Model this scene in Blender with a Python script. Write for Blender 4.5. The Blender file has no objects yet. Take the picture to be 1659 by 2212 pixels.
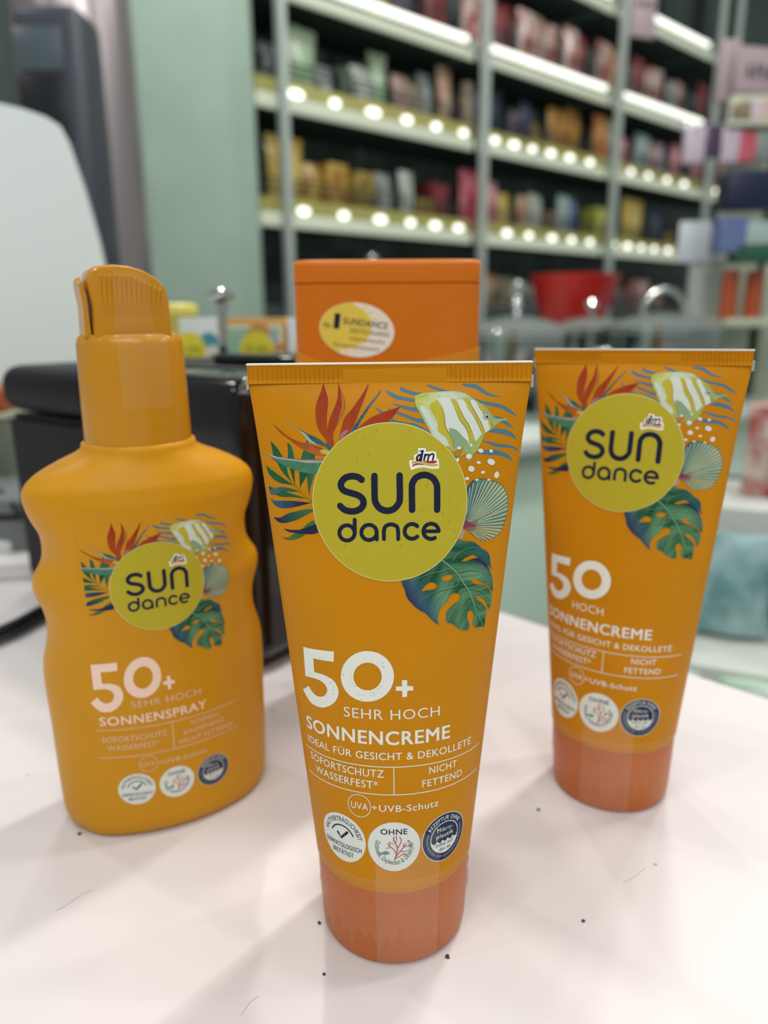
import bpy, bmesh, math, random
import numpy as np
from mathutils import Vector, Matrix, geometry, noise

random.seed(7)
C = bpy.context.scene.collection
SC = bpy.context.scene
PI = math.pi

# ------------------------------------------------------------------ camera, world, lights, exposure
H = 0.15436                       # lens height above the counter top (counter top is z = 0)
PITCH, ROLL = math.radians(14.65635), math.radians(-0.43334)
FPX = 1605.3
fw = Vector((0, math.cos(PITCH), -math.sin(PITCH)))
up0 = Vector((0, math.sin(PITCH), math.cos(PITCH)))
rt0 = Vector((1, 0, 0))
rt = rt0*math.cos(ROLL) + up0*math.sin(ROLL)
up = -rt0*math.sin(ROLL) + up0*math.cos(ROLL)
cam = bpy.data.cameras.new('camera'); cam_ob = bpy.data.objects.new('camera', cam); C.objects.link(cam_ob)
M = Matrix.Identity(4)
for i in range(3):
    M[i][0], M[i][1], M[i][2] = rt[i], up[i], -fw[i]
M[2][3] = H
cam_ob.matrix_world = M
cam.sensor_fit = 'HORIZONTAL'; cam.sensor_width = 36; cam.lens = FPX/1659*36
cam.clip_start = .01; cam.clip_end = 60
cam.dof.use_dof = True; cam.dof.focus_distance = .169; cam.dof.aperture_fstop = 12.5
SC.camera = cam_ob

world = bpy.data.worlds.new('shop_ambient'); SC.world = world; world.use_nodes = True
bg = world.node_tree.nodes['Background']; bg.inputs[0].default_value = (.93, 1.0, .98, 1); bg.inputs[1].default_value = .23

def lamp(name, loc, power, size, color=(1, .97, .93)):
    l = bpy.data.lights.new(name, 'POINT'); l.energy = power; l.shadow_soft_size = size; l.color = color
    o = bpy.data.objects.new(name, l); C.objects.link(o); o.location = loc
    return o
for (x, y, z, p) in ((-1.5, 1.2, 2.1, 20), (.9, 1.3, 2.1, 18), (-.55, -.3, 2.0, 9), (1.5, -.2, 2.1, 4), (-.3, 2.2, 2.15, 22),
                     (1.9, 2.5, 2.15, 30), (.3, -1.2, 2.0, 7), (2.8, 1.2, 2.1, 20), (-2.0, -.4, 2.0, 10), (-.25, .75, 2.0, 8), (.75, .45, 1.9, 12), (.0, -.02, 1.9, 9), (.35, .35, 2.0, 5), (.35, .70, 1.2, 13)):  # both aisle lamps are added to brighten the green island front
    lamp('ceiling_and_fill_spot', (x, y, z), p, .05)
al = bpy.data.lights.new('ceiling_panel', 'AREA'); al.energy = 7; al.shape = 'RECTANGLE'; al.size = 1.6; al.size_y = .5
alo = bpy.data.objects.new('ceiling_panel', al); C.objects.link(alo); alo.location = (.1, -.9, 1.3); alo.rotation_euler = (math.radians(38), 0, 0)
SC.view_settings.view_transform = 'Standard'; SC.view_settings.look = 'None'
SC.view_settings.gamma = 1; SC.view_settings.use_curve_mapping = False
SC.view_settings.exposure = 0.46

# ------------------------------------------------------------------ helpers
def ray(px, py):
    return (rt*((px-829.5)/FPX) - up*((py-1106)/FPX) + fw)
def at(px, py, Y):
    d = ray(px, py); return Vector((0, 0, H)) + d*(Y/d.y)
def lin(h, k=1.0):
    o = []
    for i in (0, 2, 4):
        v = int(h[i:i+2], 16)/255
        v = v/12.92 if v <= .04045 else ((v+.055)/1.055)**2.4
        o.append(min(v*k, .95))
    return o
MATS = {}
def mat(name, col, rough=.5, metal=0., spec=.5, var=0., scale=20., alpha=None, emit=None, trans=0., coat=0., sss=0., bump=0., bscale=200., col2=None):
    if name in MATS: return MATS[name]
    m = bpy.data.materials.new(name); m.use_nodes = True
    nt = m.node_tree; b = nt.nodes['Principled BSDF']
    c = lin(col, 1.0) if isinstance(col, str) else list(col)
    b.inputs['Base Color'].default_value = (*c, 1)
    b.inputs['Roughness'].default_value = rough; b.inputs['Metallic'].default_value = metal
    b.inputs['Specular IOR Level'].default_value = spec
    b.inputs['Coat Weight'].default_value = coat
    b.inputs['Transmission Weight'].default_value = trans
    if sss:
        b.inputs['Subsurface Weight'].default_value = sss; b.inputs['Subsurface Scale'].default_value = .004
    if alpha is not None: b.inputs['Alpha'].default_value = alpha
    if emit:
        b.inputs['Emission Color'].default_value = (*lin(emit[0]), 1); b.inputs['Emission Strength'].default_value = emit[1]
    if var or col2:
        tc = nt.nodes.new('ShaderNodeTexCoord'); n = nt.nodes.new('ShaderNodeTexNoise'); n.inputs['Scale'].default_value = scale
        n.inputs['Detail'].default_value = 4
        nt.links.new(tc.outputs['Object'], n.inputs['Vector'])
        r = nt.nodes.new('ShaderNodeValToRGB')
        c2 = lin(col2) if col2 else [min(v*(1+var), 1) for v in c]
        c1 = c if col2 else [v*(1-var) for v in c]
        r.color_ramp.elements[0].position = .38; r.color_ramp.elements[1].position = .62
        r.color_ramp.elements[0].color = (*c1, 1); r.color_ramp.elements[1].color = (*c2, 1)
        nt.links.new(n.outputs['Fac'], r.inputs['Fac']); nt.links.new(r.outputs['Color'], b.inputs['Base Color'])
    if bump:
        tc = nt.nodes.new('ShaderNodeTexCoord'); n = nt.nodes.new('ShaderNodeTexNoise'); n.inputs['Scale'].default_value = bscale
        bp = nt.nodes.new('ShaderNodeBump'); bp.inputs['Strength'].default_value = bump; bp.inputs['Distance'].default_value = .0005
        nt.links.new(tc.outputs['Object'], n.inputs['Vector']); nt.links.new(n.outputs['Fac'], bp.inputs['Height'])
        nt.links.new(bp.outputs['Normal'], b.inputs['Normal'])
    MATS[name] = m
    return m
def ink_material(rough=.45):
    m = bpy.data.materials.new('printed_ink'); m.use_nodes = True; nt = m.node_tree; b = nt.nodes['Principled BSDF']
    a = nt.nodes.new('ShaderNodeVertexColor'); a.layer_name = 'ink'
    nt.links.new(a.outputs['Color'], b.inputs['Base Color']); b.inputs['Roughness'].default_value = rough; b.inputs['Specular IOR Level'].default_value = .1
    return m
INK = ink_material()

def link(name, me, material=None, parent=None, smooth=True):
    o = bpy.data.objects.new(name, me); C.objects.link(o)
    if material: me.materials.append(material)
    if parent: o.parent = parent
    if smooth:
        for p in me.polygons: p.use_smooth = True
    return o
def tag(o, label=None, cat=None, group=None, kind=None):
    if label: o['label'] = label
    if cat: o['category'] = cat
    if group: o['group'] = group
    if kind: o['kind'] = kind
    return o
def empty(name, loc=(0, 0, 0), rz=0., label=None, cat=None, group=None):
    o = bpy.data.objects.new(name, None); o.empty_display_size = .02; C.objects.link(o)
    o.location = loc; o.rotation_euler = (0, 0, rz)
    return tag(o, label, cat, group)
def from_bm(name, bm, material=None, parent=None, smooth=True, sharp=35):
    me = bpy.data.meshes.new(name); bmesh.ops.recalc_face_normals(bm, faces=bm.faces); bm.to_mesh(me); bm.free()
    o = link(name, me, material, parent, smooth)
    if smooth: me.set_sharp_from_angle(angle=math.radians(sharp))
    return o
def box_bm(bm, c, s, bevel=0., seg=3, rz=0.):
    r = bmesh.ops.create_cube(bm, size=1); vs = r['verts']
    bmesh.ops.scale(bm, vec=s, verts=vs)
    if bevel:
        es = list({e for v in vs for e in v.link_edges})
        rr = bmesh.ops.bevel(bm, geom=es, offset=bevel, segments=seg, affect='EDGES', profile=.5)
        vs = list({v for f in rr['faces'] for v in f.verts} | {v for v in vs if v.is_valid})
    if rz: bmesh.ops.rotate(bm, cent=(0, 0, 0), matrix=Matrix.Rotation(rz, 3, 'Z'), verts=vs)
    bmesh.ops.translate(bm, vec=c, verts=vs)
def box(name, c, s, material, parent=None, bevel=0., seg=3, rz=0.):
    bm = bmesh.new(); box_bm(bm, c, s, bevel, seg, rz); return from_bm(name, bm, material, parent)
def lathe_bm(bm, prof, n=48, c=(0, 0, 0)):
    rings = []
    for r, z in prof:
        rings.append([bm.verts.new((c[0]+r*math.cos(2*PI*i/n), c[1]+r*math.sin(2*PI*i/n), c[2]+z)) for i in range(n)])
    for a, b in zip(rings, rings[1:]):
        for i in range(n): bm.faces.new((a[i], a[(i+1) % n], b[(i+1) % n], b[i]))
    if prof[0][0] > 1e-6: bm.faces.new(rings[0][::-1])
    if prof[-1][0] > 1e-6: bm.faces.new(rings[-1])
def lathe(name, prof, material, parent=None, n=48, c=(0, 0, 0)):
    bm = bmesh.new(); lathe_bm(bm, prof, n, c); bmesh.ops.remove_doubles(bm, verts=bm.verts, dist=1e-6); return from_bm(name, bm, material, parent)
def tube_bm(bm, pts, r, n=10):
    pts = [Vector(p) for p in pts]; rings = []
    for i, p in enumerate(pts):
        d = (pts[min(i+1, len(pts)-1)]-pts[max(i-1, 0)]).normalized()
        u = d.cross(Vector((0, 0, 1))); u = u.normalized() if u.length > 1e-4 else Vector((1, 0, 0)); v = d.cross(u)
        rings.append([bm.verts.new(p+(u*math.cos(2*PI*k/n)+v*math.sin(2*PI*k/n))*r) for k in range(n)])
    for a, b in zip(rings, rings[1:]):
        for k in range(n): bm.faces.new((a[k], a[(k+1) % n], b[(k+1) % n], b[k]))
    bm.faces.new(rings[0][::-1]); bm.faces.new(rings[-1])
def tube(name, pts, r, material, parent=None, n=10):
    bm = bmesh.new(); tube_bm(bm, pts, r, n); return from_bm(name, bm, material, parent)
def crom(P, closed=False, k=6):
    P = [np.array(p[:2], float) for p in P]; n = len(P); out = []
    if n < 3: return P
    for i in range(n if closed else n-1):
        p1, p2 = P[i], P[(i+1) % n]
        p0 = P[i-1] if (closed or i > 0) else 2*p1-p2
        p3 = P[(i+2) % n] if (closed or i+2 < n) else 2*p2-p1
        for j in range(k):
            t = j/k
            out.append(.5*((2*p1)+(p2-p0)*t+(2*p0-5*p1+4*p2-p3)*t*t+(3*p1-p0-3*p2+p3)*t**3))
    if not closed: out.append(P[-1])
    return out
def outline(pts):
    cs = [i for i, p in enumerate(pts) if len(p) > 2]
    if not cs: return crom(pts, True, 4)
    out = []; n = len(pts)
    for a, b in zip(cs, cs[1:]+[cs[0]+n]):
        seg = [pts[i % n] for i in range(a, b+1)]
        out += (crom(seg, False, 5) if len(seg) > 2 else [np.array(seg[0][:2], float), np.array(seg[1][:2], float)])[:-1]
    return out

# ------------------------------------------------------------------ printed artwork: flat shapes in label millimetres, laid on each curved surface
SEEN = 1.18
class Print:
    """collects flat coloured shapes (label mm), cuts them finely and wraps them on a surface"""
    def __init__(s): s.v = []; s.f = []; s.c = []; s.n = 0
    def add(s, bm, layer, colf, step):
        xs = [v.co.x for v in bm.verts]; ys = [v.co.y for v in bm.verts]
        if not xs: bm.free(); return
        for lo, hi, ax, st in ((min(xs), max(xs), 0, step), (min(ys), max(ys), 1, step)):
            q = math.floor(lo/st)*st+st
            while q < hi:
                co = (q, 0, 0) if ax == 0 else (0, q, 0)
                bmesh.ops.bisect_plane(bm, geom=bm.verts[:]+bm.edges[:]+bm.faces[:], plane_co=co, plane_no=(1, 0, 0) if ax == 0 else (0, 1, 0), dist=1e-5)
                q += st
        s.n += 1
        off = .02+layer*.015+s.n*.00012; b = len(s.v); bm.verts.index_update()
        for v in bm.verts: s.v.append((v.co.x, v.co.y, off)); s.c.append(colf(v.co.x, v.co.y))
        for f in bm.faces:
            ids = [v.index+b for v in f.verts]
            if f.normal.z < 0: ids.reverse()
            s.f.append(ids)
        bm.free()
    def poly(s, pts, layer, col, holes=(), step=1.2):
        loops = [[Vector((p[0], p[1], 0)) for p in pts]]+[[Vector((p[0], p[1], 0)) for p in h] for h in holes]
        flat = [p for l in loops for p in l]
        bm = bmesh.new(); vs = [bm.verts.new(p) for p in flat]
        for t in geometry.tessellate_polygon(loops):
            try: bm.faces.new([vs[i] for i in t])
            except ValueError: pass
        bm.normal_update()
        s.add(bm, layer, col if callable(col) else (lambda x, y, c=lin(col, SEEN): c), step)
    def stroke(s, pts, w, layer, col, smooth=True, cap=True):
        P = crom(pts, False, 6) if smooth and len(pts) > 2 else [np.array(p[:2], float) for p in pts]
        n = len(P); ws = [np.interp(i/(n-1), np.linspace(0, 1, len(w)), w)/2 for i in range(n)] if isinstance(w, (list, tuple)) and len(w) > 1 else [(w[0] if isinstance(w, (list, tuple)) else w)/2]*n
        Lf, Rt = [], []; d0 = d1 = None
        for i in range(n):
            d = P[min(i+1, n-1)]-P[max(i-1, 0)]; d = d/(np.linalg.norm(d)+1e-9)
            if i == 0: d0 = d
            d1 = d; nn = np.array([-d[1], d[0]])
            Lf.append(P[i]+nn*ws[i]); Rt.append(P[i]-nn*ws[i])
        bm = bmesh.new(); l = [bm.verts.new((*p, 0)) for p in Lf]; r = [bm.verts.new((*p, 0)) for p in Rt]
        for i in range(n-1): bm.faces.new((r[i], r[i+1], l[i+1], l[i]))
        if cap:
            for c, d, a, b, w_ in ((P[0], -d0, l[0], r[0], ws[0]), (P[-1], d1, r[-1], l[-1], ws[-1])):
                a0 = math.atan2(d[1], d[0]); K = 8
                mid = [bm.verts.new((c[0]+w_*math.cos(a0-PI/2+PI*k/K), c[1]+w_*math.sin(a0-PI/2+PI*k/K), 0)) for k in range(1, K)]
                f = bm.faces.new([b]+mid[::1]+[a]) if False else bm.faces.new([a]+mid[::-1]+[b]) if (Vector(a.co)-Vector((*c, 0))).dot(Vector((math.cos(a0+PI/2), math.sin(a0+PI/2), 0))) > 0 else bm.faces.new([b]+mid[::-1]+[a])
        bm.normal_update()
        for f in bm.faces:
            if f.normal.z < 0: f.normal_flip()
        bmesh.ops.triangulate(bm, faces=bm.faces)
        s.add(bm, layer, (lambda x, y, c=lin(col, SEEN): c), 1.2)
    def ring(s, cx, cy, r, w, layer, col, a0=0, a1=360):
        n = 40; pts = [(cx+r*math.cos(math.radians(a0+(a1-a0)*i/n)), cy+r*math.sin(math.radians(a0+(a1-a0)*i/n))) for i in range(n+1)]
        s.stroke(pts, w, layer, col, smooth=False, cap=False)
    def disc(s, cx, cy, r, layer, col, n=48, ry=None):
        ry = ry or r
        s.poly([(cx+r*math.cos(2*PI*i/n), cy+ry*math.sin(2*PI*i/n)) for i in range(n)], layer, col)
    def text(s, txt, x0, x1, y, h, layer, col, bold=0., shear=0., bend=None, rot=0., piv=None):
        """baseline y from x0 to x1, capital height h; bend=(cx, cy, r, a0, a1, outward) sets it round a circle"""
        if bold > .009:       # heavier weight: the outline printed several times, slightly apart
            d = bold*h/.727*.9
            for dx, dy in ((-d, -d*.6), (d, -d*.6), (-d, d*.6), (d, d*.6)):
                b2 = None
                if bend:
                    cx, cy, r, a0, a1, ow = bend; da = math.degrees(dx/r)*(1 if a1 < a0 else -1)*-1
                    b2 = (cx, cy, r+dy, a0+da, a1+da, ow)
                s.text(txt, x0+dx, x1+dx, y+dy, h, layer, col, 0., shear, b2, rot, piv)
            return
        if 'M' in txt or 'm' in txt: bold = 0.
        tris, verts, wid = glyphs(txt, bold, shear)
        sy = h/.727; bm = bmesh.new(); vs = []
        for (x, yy) in verts:
            if bend:
                cx, cy, r, a0, a1, outw = bend
                a = math.radians(a0+(a1-a0)*x/wid); rr = r+yy*sy if outw else r-yy*sy
                vs.append(bm.verts.new((cx+rr*math.cos(a), cy+rr*math.sin(a), 0)))
            else:
                p = Vector((x0+(x1-x0)*x/wid, y+yy*sy, 0))
                if rot:
                    q = Vector((*piv, 0)); p = Matrix.Rotation(rot, 3, 'Z') @ (p-q) + q
                vs.append(bm.verts.new(p))
        for t in tris:
            try: bm.faces.new([vs[i] for i in t])
            except ValueError: pass
        bm.normal_update()
        for f in bm.faces:
            if f.normal.z < 0: f.normal_flip()
        s.add(bm, layer, (lambda x_, y_, c=lin(col, SEEN): c), 1.5)
    def build(s, name, surf, parent):
        me = bpy.data.meshes.new(name)
        me.from_pydata([surf(x/1000, y/1000, o/1000) for x, y, o in s.v], [], s.f)
        ca = me.color_attributes.new('ink', 'FLOAT_COLOR', 'POINT')
        ca.data.foreach_set('color', [q for c in s.c for q in (*c, 1)])
        me.update()
        return link(name, me, INK, parent, smooth=True)
_gc = {}
def glyphs(txt, bold, shear):
    k = (txt, bold, shear)
    if k in _gc: return _gc[k]
    cu = bpy.data.curves.new('t', 'FONT'); cu.body = txt; cu.size = 1; cu.offset = bold; cu.shear = shear; cu.resolution_u = 3; cu.space_character = 1.08
    o = bpy.data.objects.new('t', cu); C.objects.link(o)
    dg = bpy.context.evaluated_depsgraph_get(); me = o.evaluated_get(dg).to_mesh(); me.calc_loop_triangles()
    v = [(p.co.x, p.co.y) for p in me.vertices]; t = [tuple(q.vertices) for q in me.loop_triangles]
    lo = min(p[0] for p in v); hi = max(p[0] for p in v); v = [(p[0]-lo, p[1]) for p in v]
    o.evaluated_get(dg).to_mesh_clear(); bpy.data.objects.remove(o); bpy.data.curves.remove(cu)
    _gc[k] = (t, v, hi-lo); return _gc[k]
def mix(a, b, t):
    t = min(max(t, 0), 1); return [a[i]+(b[i]-a[i])*t for i in range(3)]
def grad(cols, p0, p1, amp=.16, k0=SEEN):
    cs = [lin(c, k0) for c in cols]; p0 = np.array(p0[:2], float); p1 = np.array(p1[:2], float); L = ((p1-p0)**2).sum()
    def f(x, y):
        t = float(((x-p0[0])*(p1[0]-p0[0])+(y-p0[1])*(p1[1]-p0[1]))/L); t = min(max(t, 0), .9999)*(len(cs)-1); i = int(t)
        c = mix(cs[i], cs[i+1], t-i); k = 1+amp*noise.noise(Vector((x*.9, y*.9, 3)))
        return [min(q*k, .95) for q in c]
    return f
def shell_col(x, y):
    hx, hy = SHX, SHY; a = math.degrees(math.atan2(y-hy, x-hx)); r = math.hypot(x-hx, y-hy)
    cr, te, bl, pk = lin('9fac8c', SEEN), lin('4a7566', SEEN), lin('2c5468', SEEN), lin('8a4a52', SEEN)
    c = mix(cr, te, abs(a-38)/45 if a > 38 else abs(a-38)/75)
    if a > 62: c = mix(c, bl, (a-62)/22)
    if a < -5: c = mix(c, lin('a8a478', SEEN), .7)
    c = mix(pk, c, (r-1.2)/3.2) if a < 30 else c
    k = 1+.22*noise.noise(Vector((a*.12, r*.3, 1))); return [min(q*k, .95) for q in c]
def leaf_col(x, y):
    g, l, b, d = lin('1f5038', SEEN), lin('64906a', SEEN), lin('38546e', SEEN), lin('20223f', SEEN)
    ax, ay, bx, by = MX0, MY0, MX1, MY1; L = math.hypot(bx-ax, by-ay); ux, uy = (bx-ax)/L, (by-ay)/L
    t = ((x-ax)*ux+(y-ay)*uy)/L; w = (x-ax)*uy-(y-ay)*ux      # w < 0: left of the rib
    side = abs(w)
    c = mix(g, l, .26+.9*noise.noise(Vector((t*7-side*.25, side*.1, 2.))))
    st = noise.noise(Vector((t*34-side*.9*(1 if w > 0 else 1.2), side*.15, 8)))
    c = [q*(1+.6*st) for q in c]
    if w > 0: c = mix(c, b, (side-4.5)/6+.3*st); c = mix(c, d, (side-8.0)/3.5)
    else: c = mix(c, lin('24525a', SEEN), (side-5.5)/4)
    return [max(min(q, .9), .003) for q in c]
ART = [
('stripe','fill','4c7080',0,[(-121,13894,1),(-13,13865),(162,13789),(358,13741),(593,13692),(592,13627,1),(357,13666),(141,13705),(5,13772)],[],[],[],'fish'),
('stripe','fill','4c7080',0,[(221,13969,1),(361,13909),(557,13851),(714,13822),(673,13766,1),(457,13796),(223,13876,1)],[],[],[],'fish'),
('stripe','fill','4c7080',0,[(711,14063,1),(877,13997),(1052,13940),(1267,13873),(1503,13842),(1463,13801,1),(1148,13846),(875,13942)],[],[],[],'fish'),
('stripe','fill','4c7080',0,[(1531,14066,1),(1669,14027),(1867,14016),(2002,13931),(2139,13835),(2318,13756),(2489,13730,1),(2317,13722),(2098,13778),(1862,13913),(1646,13953)],[],[],[],'fish'),
('stripe','fill','4c7080',0,[(1602,13822,1),(1838,13706),(2116,13626),(2398,13573),(2583,13501),(2753,13379),(2856,13268,1),(2627,13384),(2480,13465),(2216,13529),(1936,13629)],[],[],[],'fish'),
('stripe','fill','4c7080',0,[(32,13628,1),(257,13577),(433,13544),(629,13513),(648,13419,1),(432,13459),(256,13517),(100,13584)],[],[],[],'fish'),
('stripe','fill','4c7080',0,[(-67,13538,1),(118,13462),(353,13384),(548,13307),(744,13286),(743,13182,1),(547,13231),(313,13328),(118,13405),(-19,13482)],[],[],[],'fish'),
('stripe','fill','4c7080',0,[(-234,13483,1),(-118,13407),(116,13273),(350,13214),(585,13174),(859,13000),(819,12981,1),(448,13138),(115,13179),(-119,13294),(-236,13370,1)],[],[],[],'fish'),
('stripe','fill','4c7080',0,[(2257,13316,1),(2421,13293),(2590,13190),(2699,13108),(2814,13013,1),(2614,13092),(2465,13175)],[],[],[],'fish'),
('stripe','fill','4c7080',0,[(2158,12991,1),(2343,13043),(2553,13016),(2729,12939),(2904,12758,1),(2666,12863),(2449,12922),(2199,12970)],[],[],[],'fish'),
('stripe','fill','4c7080',0,[(1996,12802,1),(2243,12755),(2455,12697),(2675,12665),(2924,12556),(2931,12494,1),(2748,12591),(2501,12616),(2266,12676)],[],[],[],'fish'),
('stripe','fill','4c7080',0,[(1854,12536,1),(2101,12585),(2352,12574),(2571,12503),(2737,12391),(2812,12274,1),(2621,12380),(2420,12452),(2144,12476)],[],[],[],'fish'),
('stripe','fill','4c7080',0,[(1371,12521,1),(1491,12460),(1450,12413,1)],[],[],[],'fish'),
('stripe','fill','4c7080',0,[(-366,13559,1),(-249,13502),(-133,13426),(-192,13408,1),(-269,13465)],[],[],[],'flower'),
('leaf','fill','2f5f45',1,[(-2701,12811,1),(-2584,12704),(-2501,12605),(-2410,12456,1),(-2369,12387,1),(-2602,12417,1),(-2654,12496),(-2677,12659)],[],[],[],'flower'),
('leaf','fill','356b48',1,[(-2298,12793,1),(-2225,12735),(-2167,12595),(-2140,12445,1),(-2142,12395,1),(-2303,12399,1),(-2292,12531)],[],[],[],'flower'),
('leaf','fill','3c6d4c',1,[(-1923,12641,1),(-1769,12563),(-1676,12535),(-1673,12435,1),(-2003,12429,1),(-1968,12520)],[],[],[],'flower'),
('leaf','fill','2c6446',1,[(-2662,12393,1),(-2573,12336),(-2470,12157),(-2343,12020),(-2174,11865,1),(-2256,11984),(-2316,12124),(-2331,12266,1),(-2433,12425)],[],[],[],'flower'),
('leaf','fill','2b5c3c',1,[(-2276,12268,1),(-2230,12087),(-2181,11946),(-2146,11866,1),(-2156,12029),(-2149,12212,1)],[],[],[],'flower'),
('leaf','fill','2a5a40',1,[(-2043,12175,1),(-1842,12141,1),(-1910,11998),(-2011,11852),(-2032,11718,1),(-2041,11932)],[],[],[],'flower'),
('leaf','fill','36704f',1,[(-1873,12160,1),(-1685,12155,1),(-1742,11962),(-1800,11779),(-1815,11636),(-1781,11515,1),(-1830,11656),(-1860,11888)],[],[],[],'flower'),
('leaf','fill','2f633f',1,[(-2894,12260,1),(-2681,12144),(-2456,12014),(-2195,11874,1),(-2153,11845,1),(-2351,11866),(-2522,11880),(-2697,11955),(-2827,12079)],[],[],[],'flower'),
('leaf','fill','2d5c40',1,[(-2865,11784,1),(-2768,11764),(-2679,11747),(-2851,11674,1)],[],[],[],'flower'),
('leaf','fill',['4b7383','33694a'],1,[(-2850,11680,1),(-2717,11743),(-2528,11792),(-2355,11788),(-2156,11758),(-2032,11718,1),(-2192,11705),(-2383,11698),(-2600,11639),(-2693,11593),(-2834,11581,1)],[(-2852,11663),(-2358,11741)],[],[],'flower'),
('leaf','fill','2f6540',1,[(-2692,11604,1),(-2537,11676),(-2383,11698),(-2194,11648),(-1860,11568,1),(-2033,11575),(-2253,11583),(-2461,11568),(-2581,11578)],[],[],[],'flower'),
('leaf','fill',['406a80','28304f'],1,[(-2852,11514,1),(-2707,11459),(-2372,11497),(-2091,11495),(-1777,11479,1),(-1929,11437),(-2151,11372),(-2407,11316),(-2629,11320),(-2771,11387)],[(-2837,11452),(-2037,11451)],[],[],'flower'),
('leaf','fill',['28304f','3b7347'],1,[(-2802,11060,1),(-2586,11081),(-2367,11199),(-2156,11268),(-1933,11324),(-1749,11343,1),(-1751,11292,1),(-1938,11189),(-2166,11070),(-2468,10973),(-2664,10974)],[(-2592,11016),(-1936,11241)],[],[],'flower'),
('leaf','fill','3c7539',1,[(-2063,10859,1),(-1890,11006),(-1746,11097,1),(-1686,10967,1),(-1840,10886)],[],[],[],'flower'),
('leaf','fill','28304f',2,[(-2517,10839,1),(-2295,10833),(-2063,10864),(-1882,10935),(-1695,11007,1),(-1636,10825,1),(-1789,10780),(-2011,10769),(-2299,10774),(-2420,10792)],[],[],[],'flower'),
('leaf','fill','4b7838',1,[(-2591,10624,1),(-2406,10645),(-2254,10737),(-2159,10767),(-1955,10758,1),(-2071,10680),(-2262,10603),(-2436,10587)],[],[],[],'flower'),
('stem','stroke','244f35',2,[(-2173,11875),(-2027,11718),(-1901,11612),(-1777,11500)],[],[],[17],'flower'),
('edge','stroke','a59a33',3,[(-2578,12724),(-2491,12595),(-2409,12461)],[],[],[7],'flower'),
('edge','stroke','a59a33',3,[(-2204,12735),(-2156,12586),(-2140,12445)],[],[],[7],'flower'),
('edge','stroke','a59a33',3,[(-2888,12251),(-2681,12144),(-2456,12014),(-2190,11864)],[],[],[7],'flower'),
('edge','stroke','a59a33',3,[(-2326,12256),(-2296,12084),(-2236,11954),(-2168,11870)],[],[],[7],'flower'),
('edge','stroke','a59a33',3,[(-2865,11784),(-2679,11747),(-2528,11792),(-2355,11793),(-2156,11758),(-2038,11718)],[],[],[7],'flower'),
('edge','stroke','a59a33',3,[(-2372,11694),(-2194,11659),(-2031,11621),(-1892,11582)],[],[],[7],'flower'),
('edge','stroke','a59a33',3,[(-2141,11856),(-2027,11729),(-1797,11525)],[],[],[7],'flower'),
('edge','stroke','a59a33',3,[(-2829,11512),(-2706,11464),(-2372,11497),(-2035,11508)],[],[],[7],'flower'),
('leaf','fill','4f866a',4,[(-2849,12592,1),(-2713,12493),(-2543,12450),(-2323,12439),(-2109,12416),(-1898,12396),(-1689,12395),(-1482,12403,1),(-1592,12127,1),(-1748,12123),(-1959,12148),(-2171,12201),(-2385,12284),(-2550,12348),(-2705,12442)],[],[],[],'flower'),
('leaf','fill','b3b6a6',5,[(-2849,12592,1),(-2712,12508),(-2542,12466),(-2323,12444),(-2109,12426),(-1898,12411),(-1689,12415),(-1482,12418,1),(-1483,12364,1),(-1690,12360),(-1899,12361),(-2110,12390),(-2325,12404),(-2545,12420),(-2714,12472)],[],[],[],'flower'),
('edge','stroke','7b6a80',6,[(-2565,12465),(-2432,12457),(-2269,12439),(-2087,12424),(-1898,12416),(-1689,12433),(-1481,12448)],[],[],[14],'flower'),
('leaf','fill','4a7484',4,[(-176,13931,1),(-246,13802),(-465,13522),(-664,13221),(-764,13051),(-943,12947,1),(-822,13108),(-663,13335),(-484,13579),(-305,13783)],[],[],[],'flower'),
('leaf','fill','25566a',4,[(-445,13578,1),(-604,13335),(-764,13089),(-863,13013,1),(-743,13203),(-584,13429)],[],[],[],'flower'),
('petal','fill',['8c2c1c','96421a'],4,[(-1481,14109,1),(-1416,13921),(-1357,13733),(-1359,13526),(-1391,13336),(-1374,13108),(-1318,12880),(-1222,12727),(-1282,12669,1),(-1437,12879),(-1592,13108),(-1638,13336),(-1635,13564),(-1565,13772),(-1496,13958)],[(-1505,13940),(-1513,13108)],[],[],'flower'),
('edge','stroke','c98a2e',5,[(-1476,14109),(-1406,13902),(-1352,13696),(-1380,13374),(-1374,13108)],[],[],[10],'flower'),
('petal','fill',['8c2c1c','96421a'],6,[(-1140,14126,1),(-1111,13993),(-1032,13825),(-984,13656),(-995,13506),(-1076,13317),(-1176,13166),(-1238,12994),(-1240,12823),(-1222,12727),(-1262,12689,1),(-1358,12860),(-1375,13070),(-1332,13299),(-1231,13525),(-1151,13751),(-1141,13993)],[(-1131,13845),(-1260,12803)],[],[],'flower'),
('edge','stroke','c98a2e',7,[(-1140,14126),(-1101,13975),(-1022,13807),(-978,13638),(-1005,13468),(-1156,13185),(-1242,12975),(-1231,12746)],[],[],[10],'flower'),
('petal','fill','9a6a2a',7,[(-1081,13900,1),(-1023,13769),(-998,13619),(-1025,13468),(-1105,13317),(-1166,13204,1),(-1104,13412),(-1063,13600)],[],[],[],'flower'),
('petal','fill',['8c2c1c','96421a'],4,[(-463,14121,1),(-471,13970),(-541,13767),(-642,13504),(-762,13241),(-843,13071),(-942,12957),(-1122,12823,1),(-1120,12956),(-1078,13109),(-997,13336),(-798,13562),(-619,13804),(-500,13989)],[(-560,13841),(-1060,13033)],[],[],'flower'),
('edge','stroke','c98a2e',5,[(-463,14121),(-477,13952),(-581,13673),(-722,13335)],[],[],[10],'flower'),
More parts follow.
